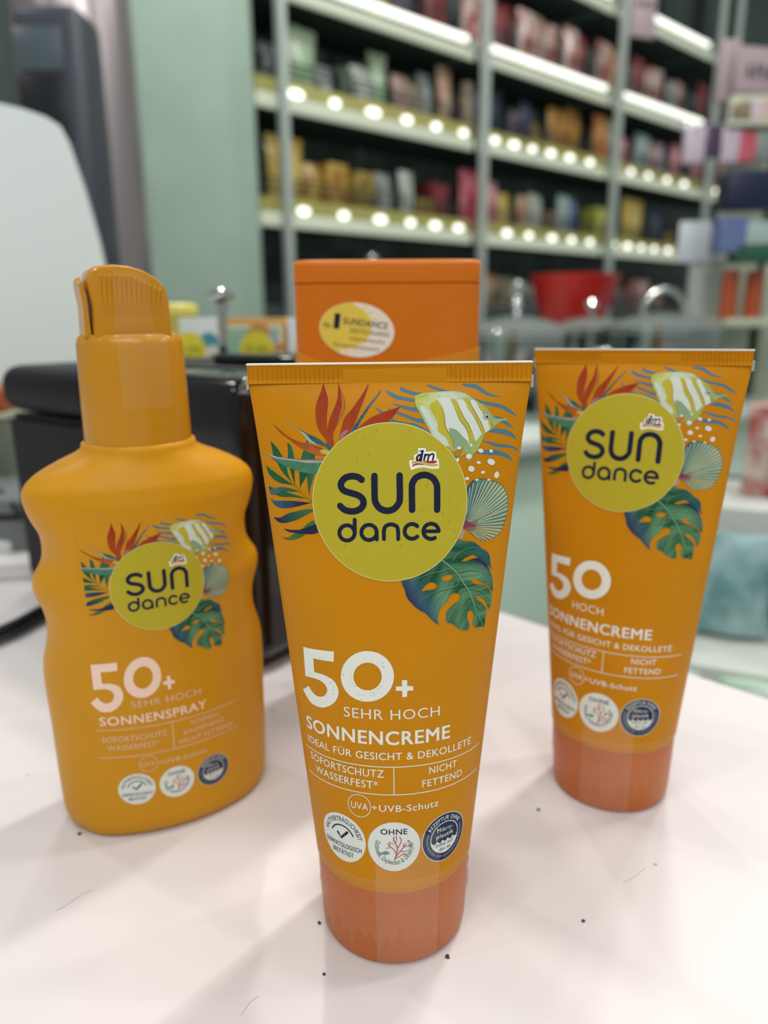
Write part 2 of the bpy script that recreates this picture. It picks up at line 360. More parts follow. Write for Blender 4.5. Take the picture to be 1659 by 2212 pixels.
('petal','fill',['8c2c1c','96421a'],4,[(251,13558,1),(142,13443),(-37,13199),(-332,13106),(-764,13048,1),(-625,13183),(-448,13315),(-231,13408),(25,13491)],[(182,13499),(-626,13108)],[],[],'flower'),
('edge','stroke','c98a2e',5,[(241,13551),(122,13405),(-37,13208)],[],[],[10],'flower'),
('petal','fill','9d6878',7,[(-1121,12842,1),(-1110,12956),(-1040,13033),(-921,13071),(-962,12995),(-1061,12899)],[],[],[],'flower'),
('leaf','fill','35697a',3,[(-1438,12822,1),(-1360,12765),(-1262,12669),(-1322,12612,1),(-1420,12707)],[],[],[],'flower'),
('leaf','fill','426f79',3,[(-1857,12856,1),(-1817,12857,1),(-1815,12770,1),(-1869,12760,1)],[],[],[],'flower'),
('leaf','fill','32656a',4,[(-2379,13351,1),(-2250,13256),(-2052,13104),(-1834,12991),(-1636,12906),(-1517,12840),(-1459,12783),(-1430,12707),(-1342,12650,1),(-1480,12725),(-1678,12772),(-1836,12895),(-1974,13028),(-2151,13180)],[],[],[],'flower'),
('leaf','fill','a9b9a4',5,[(-2369,13342,1),(-2211,13218),(-2013,13066),(-1854,12972),(-1757,12857),(-1618,12772),(-1479,12745,1),(-1639,12753),(-1798,12818),(-1915,12952),(-2112,13123),(-2251,13237)],[],[],[],'flower'),
('petal','fill',['8f3020','a8602a'],6,[(-2612,13193,1),(-2462,13059),(-2261,12908),(-2040,12815),(-1799,12761),(-1620,12705),(-1481,12649),(-1342,12631),(-1323,12573),(-1443,12534),(-1643,12531),(-1843,12605),(-2043,12718),(-2283,12888),(-2463,13020)],[(-2322,12946),(-1482,12610)],[],[],'flower'),
('petal','fill','b3a24a',7,[(-1561,12628,1),(-1461,12658),(-1342,12621),(-1383,12553),(-1503,12562)],[],[],[],'flower'),
('petal','fill','8c3a22',7,[(-1799,12761,1),(-1639,12714),(-1481,12668),(-1640,12682)],[],[],[],'flower'),
('fish','fill',['adb23c','b9c4ae','8fa06a'],5,[(535,13739),(614,13795),(793,13834),(1030,13847),(1267,13860),(1504,13846),(1661,13803),(1818,13706),(1976,13609),(2115,13511),(2216,13375),(2319,13276),(2463,13253),(2598,13272,1),(2606,13205,1),(2464,13195),(2321,13102),(2240,13027),(2077,12935),(2016,12802),(1936,12611),(1834,12517),(1794,12421),(1672,12319,1),(1713,12463),(1692,12541),(1541,12468,1),(1591,12621),(1621,12659),(1491,12624),(1361,12560,1),(1212,12727),(1015,12845),(878,12999),(801,13133),(705,13286),(628,13457),(552,13589)],[(555,13739),(1733,13156)],[],[],'fish'),
('fishband','fill','c3ccc0',6,[(1026,13697,1),(1224,13733),(1341,13675),(1418,13504),(1514,13274),(1673,13061),(1732,12849),(1732,12733,1),(1571,12776),(1333,12973),(1225,13089),(1197,13279),(1161,13488),(1104,13621)],[],[],[],'fish'),
('fishband','fill','c3ccc0',6,[(1440,13674,1),(1599,13672),(1696,13538),(1834,13345),(1954,13112),(2015,12957),(1975,12842),(1874,12787,1),(1833,12884),(1733,13117),(1614,13311),(1517,13502)],[],[],[],'fish'),
('fishband','fill','c3ccc0',6,[(1757,13669,1),(1857,13649),(1995,13475),(2055,13340),(2156,13223),(2219,13067),(2097,12954,1),(2035,13110),(1894,13363),(1796,13536)],[],[],[],'fish'),
('fishband','fill','b9c8b8',6,[(649,13532),(728,13559),(844,13417),(940,13226),(1017,13016),(1213,12860),(1272,12687),(1133,12766),(957,12941),(860,13076),(764,13285),(667,13437)],[],[],[],'fish'),
('fishband','fill','b0a432',7,[(1026,13678,1),(1122,13545),(1169,13394),(1186,13185),(1225,13051),(1332,12858),(1391,12646),(1361,12579,1),(1292,12744),(1213,12899),(1056,13016),(1019,13244),(884,13473),(867,13586)],[],[],[],'fish'),
('fishband','fill','b0a432',7,[(1322,13694,1),(1440,13674),(1517,13502),(1614,13311),(1733,13137),(1833,12884),(1854,12768,1),(1752,12771),(1712,12926),(1633,13119),(1514,13274),(1418,13485)],[],[],[],'fish'),
('fishband','fill','b0a432',7,[(1599,13709,1),(1718,13689),(1796,13536),(1894,13363),(2035,13110),(2076,12955),(2015,12947),(1954,13112),(1834,13345),(1696,13538)],[],[],[],'fish'),
('fishband','fill','b0a432',7,[(1876,13639,1),(1956,13600),(2095,13435),(2125,13368),(2055,13379),(1955,13514)],[],[],[],'fish'),
('fishband','fill','b0a432',7,[(2156,13223,1),(2217,13240),(2255,13123),(2229,13047),(2188,13106)],[],[],[],'fish'),
('fishband','fill','7f9a78',7,[(1274,13088,1),(1433,13047),(1592,12891),(1712,12753),(1531,12661),(1391,12684),(1332,12877)],[],[],[],'fish'),
('fishband','fill','96a658',8,[(1995,12918,1),(2066,12936),(2016,12782),(1916,12592),(1814,12518),(1753,12578),(1854,12730)],[],[],[],'fish'),
('edge','stroke','6a4a2a',9,[(1122,13545),(1175,13393),(1192,13185),(1235,13051),(1342,12858),(1391,12646)],[],[],[4,10,10,4],'fish'),
('edge','stroke','6a4a2a',9,[(1479,13635),(1523,13483),(1624,13291),(1733,13117),(1833,12884)],[],[],[4,10,10,4],'fish'),
('edge','stroke','6a4a2a',9,[(1418,13504),(1514,13265),(1633,13110),(1722,12926),(1742,12771)],[],[],[4,10,10,4],'fish'),
('edge','stroke','6a4a2a',9,[(1737,13651),(1805,13517),(1904,13353),(2035,13110),(2076,12974)],[],[],[4,10,10,4],'fish'),
('edge','stroke','6a4a2a',9,[(1676,13538),(1834,13326),(1954,13103),(2015,12957)],[],[],[4,10,10,4],'fish'),
('edge','stroke','6a4a2a',9,[(1935,13534),(2055,13379)],[],[],[4,10,10,4],'fish'),
('edge','stroke','6a4a2a',9,[(2207,13221),(2255,13123),(2239,13066)],[],[],[4,10,10,4],'fish'),
('edge','stroke','7f9630',9,[(535,13739),(552,13589),(628,13438),(724,13267),(859,13038)],[],[],[8],'fish'),
('edge','stroke','7f9630',9,[(630,13532),(744,13305),(918,13018)],[],[],[8],'fish'),
('edge','stroke','7f9630',9,[(811,13793),(633,13739)],[],[],[8],'fish'),
('dot','fill','7f98a8',9,[(2203,13308),(2195,13278),(2172,13255),(2140,13242),(2104,13243),(2071,13257),(2049,13282),(2041,13312),(2049,13342),(2071,13365),(2103,13378),(2139,13377),(2172,13363),(2194,13338)],[],[],[],'fish'),
('dot','fill','b8c4b0',10,[(2182,13305),(2177,13283),(2161,13266),(2138,13257),(2113,13258),(2090,13268),(2075,13286),(2069,13307),(2075,13329),(2090,13346),(2113,13355),(2138,13355),(2161,13344),(2177,13327)],[],[],[],'fish'),
('dot','fill','38482c',11,[(2166,13303),(2163,13290),(2153,13280),(2139,13274),(2124,13274),(2110,13281),(2101,13291),(2097,13305),(2101,13318),(2110,13329),(2124,13334),(2139,13334),(2153,13328),(2163,13317)],[],[],[],'fish'),
('dot','fill','cbd0c8',10,[(1553,12651),(1548,12637),(1535,12626),(1516,12620),(1494,12621),(1475,12628),(1462,12639),(1457,12654),(1462,12668),(1475,12679),(1494,12685),(1516,12684),(1535,12677),(1548,12666)],[],[],[],'fish'),
('dot','fill','cbd0c8',10,[(1807,12708),(1804,12691),(1794,12678),(1780,12671),(1765,12671),(1751,12679),(1742,12693),(1738,12710),(1742,12726),(1751,12740),(1765,12747),(1780,12746),(1794,12738),(1804,12725)],[],[],[],'fish'),
('dot','fill','cbd0c8',10,[(1789,12447),(1774,12423),(1749,12409),(1719,12407),(1689,12416),(1667,12436),(1655,12463),(1657,12490),(1672,12513),(1696,12528),(1727,12530),(1756,12521),(1779,12501),(1790,12474)],[],[],[],'fish'),
('dot','fill','cbd0c8',10,[(2053,12558),(2041,12541),(2019,12531),(1993,12530),(1967,12539),(1946,12555),(1934,12576),(1935,12597),(1947,12614),(1968,12624),(1994,12625),(2020,12616),(2041,12600),(2053,12579)],[],[],[],'fish'),
('dot','fill','cbd0c8',10,[(2275,12537),(2264,12527),(2246,12522),(2226,12526),(2208,12536),(2195,12550),(2190,12567),(2194,12582),(2205,12593),(2223,12597),(2242,12594),(2260,12584),(2274,12569),(2279,12553)],[],[],[],'fish'),
('dot','fill','cbd0c8',10,[(1503,12402),(1499,12384),(1490,12369),(1478,12361),(1463,12362),(1450,12370),(1441,12385),(1438,12404),(1441,12422),(1450,12437),(1463,12445),(1478,12444),(1490,12436),(1499,12420)],[],[],[],'fish'),
('dot','fill','cbd0c8',10,[(1997,12311),(1990,12298),(1974,12290),(1953,12288),(1931,12293),(1913,12304),(1902,12318),(1900,12333),(1908,12346),(1923,12354),(1944,12356),(1966,12351),(1984,12340),(1995,12326)],[],[],[],'fish'),
('dot','fill','cbd0c8',10,[(2325,12274),(2302,12254),(2267,12247),(2227,12254),(2190,12275),(2164,12304),(2153,12336),(2159,12366),(2181,12386),(2216,12393),(2255,12386),(2292,12365),(2319,12336),(2331,12303)],[],[],[],'fish'),
('dot','fill','cbd0c8',10,[(1842,12150),(1820,12132),(1790,12126),(1758,12133),(1730,12151),(1713,12178),(1710,12208),(1720,12234),(1742,12252),(1772,12259),(1804,12252),(1831,12233),(1849,12206),(1853,12177)],[],[],[],'fish'),
('dot','fill','cbd0c8',10,[(2095,12114),(2096,12099),(2087,12085),(2072,12074),(2052,12069),(2032,12072),(2016,12080),(2007,12093),(2007,12108),(2015,12122),(2031,12133),(2050,12138),(2070,12136),(2086,12127)],[],[],[],'fish'),
('dot','fill','cbd0c8',10,[(2447,12006),(2435,11976),(2413,11955),(2385,11947),(2358,11954),(2336,11974),(2325,12004),(2325,12037),(2337,12067),(2359,12089),(2386,12097),(2413,12090),(2435,12070),(2447,12040)],[],[],[],'fish'),
('dot','fill','cbd0c8',10,[(1733,11979),(1726,11964),(1712,11954),(1691,11950),(1670,11953),(1651,11962),(1638,11976),(1635,11992),(1641,12007),(1656,12017),(1676,12021),(1698,12018),(1717,12008),(1729,11994)],[],[],[],'fish'),
('dot','fill','cbd0c8',10,[(1953,11941),(1949,11931),(1937,11924),(1921,11920),(1902,11921),(1885,11926),(1874,11935),(1869,11946),(1873,11956),(1885,11963),(1902,11967),(1920,11966),(1937,11961),(1949,11952)],[],[],[],'fish'),
('dot','fill','cbd0c8',10,[(2236,11925),(2232,11915),(2221,11907),(2206,11903),(2189,11905),(2173,11910),(2162,11919),(2158,11930),(2162,11940),(2172,11947),(2188,11951),(2205,11950),(2220,11944),(2231,11935)],[],[],[],'fish'),
('shell','fill','shell',6,[(1610,10902,1),(1628,11338),(1657,11632),(1687,11768),(1748,11864),(1819,11929),(1913,11944),(2059,11951),(2187,11933),(2308,11890),(2409,11843),(2502,11795),(2577,11727),(2643,11638),(2688,11551),(2730,11443),(2740,11276),(2739,11152),(2708,11032),(2676,10922),(2642,10834),(2608,10756),(2533,10684),(2447,10625),(2349,10587),(2231,10571),(2081,10579),(1979,10620),(1868,10701),(1759,10801),(1621,10881,1)],[(1621,10911),(2716,11238)],[],[],'shell'),
('rib','stroke','2f5a54',7,[(1636,11030),(1685,11357),(1748,11824)],[],[],[3,12,22],'shell'),
('rib','stroke','b4bda0',8,[(1674,11171),(1701,11330),(1753,11781)],[],[],[3,9,18],'shell'),
('rib','stroke','2f5a54',7,[(1646,11042),(1726,11404),(1830,11918)],[],[],[3,12,22],'shell'),
('rib','stroke','b4bda0',8,[(1699,11199),(1743,11377),(1834,11875)],[],[],[3,9,18],'shell'),
('rib','stroke','2f5a54',7,[(1658,11043),(1778,11408),(1934,11928)],[],[],[3,12,22],'shell'),
('rib','stroke','b4bda0',8,[(1730,11201),(1795,11381),(1938,11884)],[],[],[3,9,18],'shell'),
('rib','stroke','2f5a54',7,[(1671,11043),(1830,11410),(2039,11932)],[],[],[3,12,22],'shell'),
('rib','stroke','b4bda0',8,[(1761,11202),(1847,11383),(2044,11888)],[],[],[3,9,18],'shell'),
('rib','stroke','2f5a54',7,[(1682,11043),(1878,11409),(2134,11932)],[],[],[3,12,22],'shell'),
('rib','stroke','b4bda0',8,[(1790,11202),(1895,11382),(2139,11888)],[],[],[3,9,18],'shell'),
('rib','stroke','2f5a54',7,[(1692,11040),(1920,11399),(2220,11911)],[],[],[3,12,22],'shell'),
('rib','stroke','b4bda0',8,[(1815,11196),(1938,11372),(2226,11867)],[],[],[3,9,18],'shell'),
('rib','stroke','2f5a54',7,[(1703,11036),(1963,11381),(2308,11875)],[],[],[3,12,22],'shell'),
('rib','stroke','b4bda0',8,[(1841,11185),(1981,11354),(2314,11831)],[],[],[3,9,18],'shell'),
('rib','stroke','2f5a54',7,[(1713,11031),(2007,11358),(2399,11829)],[],[],[3,12,22],'shell'),
('rib','stroke','b4bda0',8,[(1867,11171),(2024,11330),(2405,11784)],[],[],[3,9,18],'shell'),
('rib','stroke','2f5a54',7,[(1721,11026),(2042,11338),(2474,11787)],[],[],[3,12,22],'shell'),
('rib','stroke','b4bda0',8,[(1888,11159),(2060,11310),(2481,11742)],[],[],[3,9,18],'shell'),
('rib','stroke','2f5a54',7,[(1729,11019),(2078,11307),(2553,11724)],[],[],[3,12,22],'shell'),
('rib','stroke','b4bda0',8,[(1909,11141),(2096,11280),(2560,11679)],[],[],[3,9,18],'shell'),
('rib','stroke','2f5a54',7,[(1736,11009),(2106,11267),(2618,11641)],[],[],[3,12,22],'shell'),
('rib','stroke','b4bda0',8,[(1925,11117),(2124,11240),(2626,11596)],[],[],[3,9,18],'shell'),
('rib','stroke','2f5a54',7,[(1741,10999),(2129,11225),(2675,11553)],[],[],[3,12,22],'shell'),
('rib','stroke','b4bda0',8,[(1939,11092),(2148,11197),(2684,11507)],[],[],[3,9,18],'shell'),
('rib','stroke','2f5a54',7,[(1744,10988),(2142,11179),(2709,11456)],[],[],[3,12,22],'shell'),
('rib','stroke','b4bda0',8,[(1946,11064),(2160,11151),(2719,11410)],[],[],[3,9,18],'shell'),
('rib','stroke','2f5a54',7,[(1744,10977),(2146,11133),(2725,11361)],[],[],[3,12,22],'shell'),
('rib','stroke','b4bda0',8,[(1948,11037),(2164,11105),(2735,11314)],[],[],[3,9,18],'shell'),
('rib','stroke','2f5a54',7,[(1744,10967),(2143,11118),(2727,11268)],[],[],[3,12,22],'shell'),
('rib','stroke','b4bda0',8,[(1947,11010),(2162,11090),(2737,11220)],[],[],[3,9,18],'shell'),
('rib','stroke','2f5a54',7,[(1743,10954),(2139,11063),(2724,11154)],[],[],[3,12,22],'shell'),
('rib','stroke','b4bda0',8,[(1944,10977),(2158,11035),(2735,11106)],[],[],[3,9,18],'shell'),
('rib','stroke','2f5a54',7,[(1740,10941),(2127,11008),(2700,11043)],[],[],[3,12,22],'shell'),
('rib','stroke','b4bda0',8,[(1937,10945),(2146,10980),(2710,10996)],[],[],[3,9,18],'shell'),
('rib','stroke','2f5a54',7,[(1737,10929),(2115,10959),(2674,10943)],[],[],[3,12,22],'shell'),
('rib','stroke','b4bda0',8,[(1929,10915),(2133,10931),(2684,10896)],[],[],[3,9,18],'shell'),
('rib','stroke','6a6a48',7,[(1732,10918),(2096,10912),(2634,10851)],[],[],[3,12,22],'shell'),
('rib','stroke','b4bda0',8,[(1918,10887),(2115,10884),(2643,10803)],[],[],[3,9,18],'shell'),
('rib','stroke','6a6a48',7,[(1728,10908),(2078,10871),(2593,10769)],[],[],[3,12,22],'shell'),
('rib','stroke','b4bda0',8,[(1907,10862),(2097,10843),(2602,10721)],[],[],[3,9,18],'shell'),
('rib','stroke','6a6a48',7,[(1721,10899),(2046,10836),(2518,10702)],[],[],[3,12,22],'shell'),
('rib','stroke','b4bda0',8,[(1888,10841),(2064,10808),(2527,10655)],[],[],[3,9,18],'shell'),
('rib','stroke','6a6a48',7,[(1712,10892),(2008,10807),(2433,10648)],[],[],[3,12,22],'shell'),
('rib','stroke','b4bda0',8,[(1866,10824),(2026,10779),(2440,10601)],[],[],[3,9,18],'shell'),
('rib','stroke','6a6a48',7,[(1700,10887),(1959,10786),(2324,10611)],[],[],[3,12,22],'shell'),
('rib','stroke','b4bda0',8,[(1837,10811),(1977,10758),(2331,10565)],[],[],[3,9,18],'shell'),
('rib','stroke','6a6a48',7,[(1688,10884),(1905,10776),(2206,10595)],[],[],[3,12,22],'shell'),
('rib','stroke','b4bda0',8,[(1805,10805),(1923,10748),(2213,10549)],[],[],[3,9,18],'shell'),
('rib','stroke','6a6a48',7,[(1674,10885),(1845,10781),(2080,10610)],[],[],[3,12,22],'shell'),
('rib','stroke','b4bda0',8,[(1770,10807),(1863,10753),(2086,10564)],[],[],[3,9,18],'shell'),
('rib','stroke','6a6a48',7,[(1663,10890),(1797,10800),(1979,10651)],[],[],[3,12,22],'shell'),
('rib','stroke','b4bda0',8,[(1741,10819),(1814,10773),(1984,10605)],[],[],[3,9,18],'shell'),
('edge','stroke','23433f',9,[(1687,11768),(1819,11929),(2059,11951),(2308,11890),(2502,11795),(2643,11638),(2730,11443),(2739,11152),(2676,10922),(2608,10756),(2447,10625),(2231,10571),(1979,10620),(1759,10801)],[],[],[9],'shell'),
('shell','fill','7a3a48',8,[(1621,10891,1),(1630,11010),(1661,11058),(1799,10989),(1908,10900),(1757,10932),(1694,10916)],[],[],[],'shell'),
('shell','fill','a08a70',7,[(1579,10864,1),(1642,10850),(1622,10741),(1581,10654),(1487,10671,1),(1538,10767)],[],[],[],'shell'),
('monstera','fill','monstera',6,[(211,9777),(219,9859),(407,10056),(783,10310),(1163,10590),(1362,10645),(1487,10644),(1644,10595),(1837,10564),(1988,10465),(2058,10396),(2200,10300),(2276,10212),(2300,10114),(2326,9984),(2374,9849,1),(2291,9927),(2218,9989,1),(2295,9863),(2361,9740),(2413,9586),(2437,9420),(2438,9291,1),(2322,9437),(2199,9540),(2049,9620),(1959,9704),(1855,9729),(1814,9692),(1875,9614),(1998,9557),(2144,9526),(2261,9457),(2347,9359),(2410,9232),(2429,9098),(2398,8991),(2352,8889,1),(2290,9001),(2222,9129),(2102,9232),(1990,9286),(1964,9264),(2012,9193),(2147,9080),(2231,8982),(2279,8874),(2274,8794),(2250,8686),(2239,8492,1),(2118,8538),(2021,8540),(1945,8567),(1896,8649),(1910,8774),(1906,8870),(1850,8967),(1789,8977),(1738,8929),(1750,8801),(1789,8668),(1800,8587),(1766,8529,1),(1662,8539),(1559,8579),(1458,8656),(1359,8739),(1246,8775,1),(1214,8871),(1221,9010),(1276,9081),(1372,9164),(1500,9242),(1548,9314),(1539,9392),(1449,9433),(1354,9420),(1291,9372),(1244,9269),(1150,9185),(1072,9085),(1025,8966),(1026,8843),(1054,8748,1),(963,8802),(871,8894),(733,9048,1),(596,9124),(476,9228),(446,9267,1),(357,9368),(305,9475),(284,9581),(232,9687)],[(1086,10235),(2199,8519)],[[(644,9530,1),(720,9639),(811,9718),(902,9728),(994,9669),(986,9594),(917,9561),(780,9553)],[(1117,9812),(1179,9853),(1288,9875),(1374,9845),(1351,9779),(1257,9726),(1148,9742)],[(1570,10143,1),(1617,10189),(1762,10251),(1860,10264),(1944,10216),(1988,10173,1),(1845,10174),(1715,10141)]],[],'leaf'),
('edge','stroke','2a2c48',8,[(1988,10165),(2102,10096),(2218,9989)],[],[],[14],'leaf'),
('monstera','fill','2b2d4c',7,[(1731,10155,1),(1878,10178),(2013,10170),(2120,10086),(2218,9989),(2317,9812,1),(2199,9926),(2052,10041),(1880,10124)],[],[],[],'leaf'),
('vein','stroke','6f9a72',8,[(1117,10218),(1318,10039),(1493,9858),(1641,9628),(1778,9425),(1869,9208),(1966,8971),(2088,8723),(2199,8535)],[],[],[30,24,9],'leaf'),
('vein','stroke','1f4540',7,[(1122,10199),(1323,10019),(1498,9837),(1647,9607),(1784,9404),(1875,9187),(1972,8949),(2095,8700),(2206,8512)],[],[],[39,31,12],'leaf'),
('vein','stroke','6f9a72',8,[(1501,9910),(1718,9934),(1970,9889),(2244,9762)],[],[],[15,9,3],'leaf'),
('vein','stroke','1f4540',7,[(1506,9890),(1723,9914),(1976,9868),(2251,9740)],[],[],[20,12,4],'leaf'),
('vein','stroke','6f9a72',8,[(1776,9503),(1967,9444),(2172,9331),(2321,9156)],[],[],[15,9,3],'leaf'),
('vein','stroke','1f4540',7,[(1782,9482),(1973,9423),(2179,9308),(2329,9133)],[],[],[20,12,4],'leaf'),
('vein','stroke','6f9a72',8,[(1897,9157),(2056,9018),(2178,8864)],[],[],[12,5],'leaf'),
('vein','stroke','1f4540',7,[(1903,9135),(2062,8996),(2185,8842)],[],[],[16,6],'leaf'),
('vein','stroke','6f9a72',8,[(1518,9725),(1448,9602),(1242,9560),(963,9505),(704,9369),(521,9226)],[],[],[15,9,3],'leaf'),
('vein','stroke','1f4540',7,[(1524,9705),(1453,9582),(1247,9539),(968,9485),(708,9349),(526,9206)],[],[],[20,12,4],'leaf'),
('vein','stroke','6f9a72',8,[(1287,10011),(1086,9965),(781,9907),(405,9757)],[],[],[14,9,3],'leaf'),
('vein','stroke','1f4540',7,[(1292,9991),(1091,9945),(786,9887),(409,9737)],[],[],[18,12,4],'leaf'),
('vein','stroke','6f9a72',8,[(1772,9317),(1632,9164),(1503,8994)],[],[],[11,3],'leaf'),
('vein','stroke','1f4540',7,[(1778,9295),(1638,9143),(1508,8973)],[],[],[14,4],'leaf'),
('vein','stroke','6f9a72',8,[(1364,10187),(1473,10322),(1678,10419),(1906,10427),(2165,10305)],[],[],[15,9,3],'leaf'),
('vein','stroke','1f4540',7,[(1369,10167),(1478,10302),(1684,10398),(1911,10407),(2171,10284)],[],[],[20,12,4],'leaf'),
('vein','stroke','6f9a72',8,[(1087,9420),(932,9203),(871,8993)],[],[],[9,3],'leaf'),
('vein','stroke','1f4540',7,[(1092,9400),(937,9183),(875,8973)],[],[],[12,4],'leaf'),
('vein','stroke','6f9a72',8,[(1404,9114),(1374,8931),(1408,8787)],[],[],[9,3],'leaf'),
('vein','stroke','1f4540',7,[(1409,9093),(1379,8911),(1413,8767)],[],[],[12,4],'leaf'),
('logo','fill','dfe0d8',13.2,[(604,12670),(767,12660),(763,12601),(940,12598),(991,12555),(1004,12437),(1042,12428),(1055,12251),(1006,12224),(850,12231),(729,12258),(591,12252),(453,12213),(428,12230),(398,12398),(438,12419),(507,12421),(508,12522),(577,12554),(603,12604)],[],[],[],''),
('logo','fill','b99b3e',14,[(455,12389,1),(558,12400),(662,12399),(765,12350),(886,12322),(1024,12328,1),(1027,12286,1),(903,12280),(764,12308),(644,12369),(523,12354),(458,12338,1)],[],[],[],''),
('logo','fill','9c3b22',15,[(713,12393,1),(1007,12399,1),(1004,12362,1),(938,12338),(834,12340),(748,12367)],[],[],[],''),
('logo','fill','9c3b22',15,[(463,12318,1),(558,12354),(661,12348),(747,12303,1),(626,12319),(523,12304),(471,12279,1)],[],[],[],''),
('lettering','stroke','1c2136',14,[(659,12528),(608,12520),(567,12462),(581,12412),(624,12423),(659,12494)],[],[],[46],''),
('lettering','stroke','1c2136',15,[(695,12611),(653,12406)],[],[],[49],''),
('lettering','stroke','1c2136',14,[(638,12608),(695,12611)],[],[],[28],''),
('lettering','stroke','1c2136',14,[(749,12535),(722,12404)],[],[],[39],''),
('lettering','stroke','1c2136',15,[(743,12493),(784,12530),(827,12516),(803,12403)],[],[],[37],''),
('lettering','stroke','1c2136',14,[(826,12491),(873,12532),(936,12531),(912,12401)],[],[],[37],''),
('lettering','stroke','1c2136',13,[(-643,12010),(-734,12069),(-872,12085),(-1011,12042),(-1096,11939),(-1092,11838),(-1015,11762),(-877,11721),(-739,11680),(-637,11605),(-607,11503),(-657,11401),(-761,11340),(-883,11322),(-1022,11353),(-1100,11412),(-1125,11437)],[],[],[144],''),
('lettering','stroke','1c2136',13,[(-364,12089),(-361,11605),(-328,11487),(-243,11385),(-95,11338),(50,11375),(145,11475),(186,11602),(186,12094)],[],[],[144],''),
('lettering','stroke','1c2136',13,[(454,11352),(453,11800),(468,11927),(555,12048),(728,12099),(901,12036),(987,11915),(1009,11788),(1007,11336)],[],[],[144],''),
('lettering','stroke','1c2136',13,[(-814,10868),(-818,10820),(-835,10775),(-863,10736),(-902,10706),(-947,10688),(-996,10682),(-1043,10690),(-1086,10711),(-1120,10743),(-1143,10784),(-1154,10830),(-1150,10878),(-1133,10924),(-1104,10963),(-1065,10993),(-1019,11011),(-971,11017),(-924,11008),(-882,10987),(-848,10955),(-825,10914),(-814,10868)],[],[],[88],''),
('lettering','stroke','1c2136',14,[(-809,11143),(-812,10835)],[],[],[88],''),
('lettering','stroke','1c2136',13,[(-329,10883),(-332,10836),(-348,10791),(-377,10753),(-415,10724),(-460,10706),(-507,10702),(-554,10710),(-596,10732),(-630,10765),(-653,10806),(-664,10852),(-660,10899),(-644,10944),(-615,10982),(-577,11012),(-532,11029),(-485,11034),(-438,11025),(-396,11003),(-362,10970),(-339,10929),(-329,10883)],[],[],[88],''),
('lettering','stroke','1c2136',14,[(-331,10891),(-328,10716)],[],[],[88],''),
('lettering','stroke','1c2136',13,[(-169,10723),(-167,10908),(-127,11002),(-11,11043),(106,11000),(141,10905),(143,10720)],[],[],[88],''),
('lettering','stroke','1c2136',13,[(565,10992),(527,11021),(482,11038),(434,11041),(388,11031),(347,11007),(315,10973),(294,10931),(286,10884),(293,10837),(313,10794),(345,10759),(386,10733),(432,10721),(480,10722),(525,10737),(564,10764)],[],[],[88],''),
('lettering','stroke','1c2136',13,[(1041,10867),(1032,10915),(1010,10958),(977,10995),(934,11020),(887,11033),(838,11032),(792,11018),(752,10991),(723,10954),(705,10910),(701,10862),(712,10815),(735,10772),(770,10737),(813,10713),(861,10701),(910,10704),(955,10720)],[],[],[88],''),
('lettering','stroke','1c2136',14,[(720,10875),(1039,10863)],[],[],[81],''),
('five','fill','d5d8cf',3,[(-2174,8074,1),(-1352,8119,1),(-1363,7873,1),(-1894,7857,1),(-1887,7527,1),(-1630,7514),(-1384,7424),(-1269,7207),(-1310,6998),(-1459,6818),(-1708,6690),(-1998,6693),(-2171,6813),(-2305,6961,1),(-2084,7125,1),(-1973,7001),(-1812,6941),(-1635,7002),(-1554,7156),(-1621,7296),(-1826,7370),(-2172,7344,1)],[],[],[],''),
('zero','fill','d5d8cf',3,[(23,7619),(12,7734),(-21,7844),(-75,7946),(-148,8035),(-238,8107),(-340,8159),(-452,8189),(-569,8196),(-687,8180),(-802,8139),(-909,8077),(-1004,7995),(-1084,7898),(-1144,7788),(-1183,7670),(-1199,7551),(-1189,7434),(-1156,7325),(-1099,7228),(-1022,7145),(-928,7081),(-821,7036),(-706,7012),(-586,7010),(-467,7028),(-353,7067),(-249,7125),(-157,7200),(-81,7291),(-25,7393),(10,7504)],[],[[(-254,7615),(-264,7698),(-295,7774),(-345,7840),(-411,7889),(-487,7918),(-570,7925),(-653,7910),(-732,7873),(-800,7818),(-853,7747),(-887,7666),(-900,7580),(-890,7497),(-859,7421),(-808,7358),(-741,7312),(-663,7286),(-579,7280),(-495,7295),(-418,7331),(-351,7385),(-299,7453),(-266,7531)]],[],''),
('plus','fill','d5d8cf',3,[(202,7527,1),(322,7522,1),(321,7389,1),(455,7368,1),(458,7270,1),(321,7271,1),(313,7128,1),(205,7126,1),(206,7273,1),(61,7283,1),(62,7381,1),(201,7387,1)],[],[],[],''),
('coral','stroke','a04a40',5,[(-4,3161),(42,3317),(66,3460),(22,3581),(-21,3678),(-10,3749)],[],[],[28],''),
('coral','stroke','a04a40',5,[(42,3317),(-23,3438),(-111,3509),(-166,3579)],[],[],[21],''),
('coral','stroke','a04a40',5,[(-111,3509),(-121,3629)],[],[],[19],''),
('coral','stroke','a04a40',5,[(-112,3485),(-201,3458)],[],[],[17],''),
('coral','stroke','a04a40',5,[(66,3460),(133,3577),(156,3672),(123,3745)],[],[],[23],''),
('coral','stroke','a04a40',5,[(22,3605),(50,3700),(35,3784)],[],[],[21],''),
('coral','stroke','a04a40',5,[(8,3221),(132,3385),(222,3499),(267,3568)],[],[],[23],''),
('coral','stroke','a04a40',5,[(222,3487),(323,3514),(390,3493)],[],[],[19],''),
('coral','stroke','a04a40',5,[(210,3500),(211,3584)],[],[],[17],''),
('coral','stroke','a04a40',5,[(132,3373),(243,3377),(333,3380)],[],[],[19],''),
('coral','stroke','a04a40',5,[(323,3514),(357,3558)],[],[],[15],''),
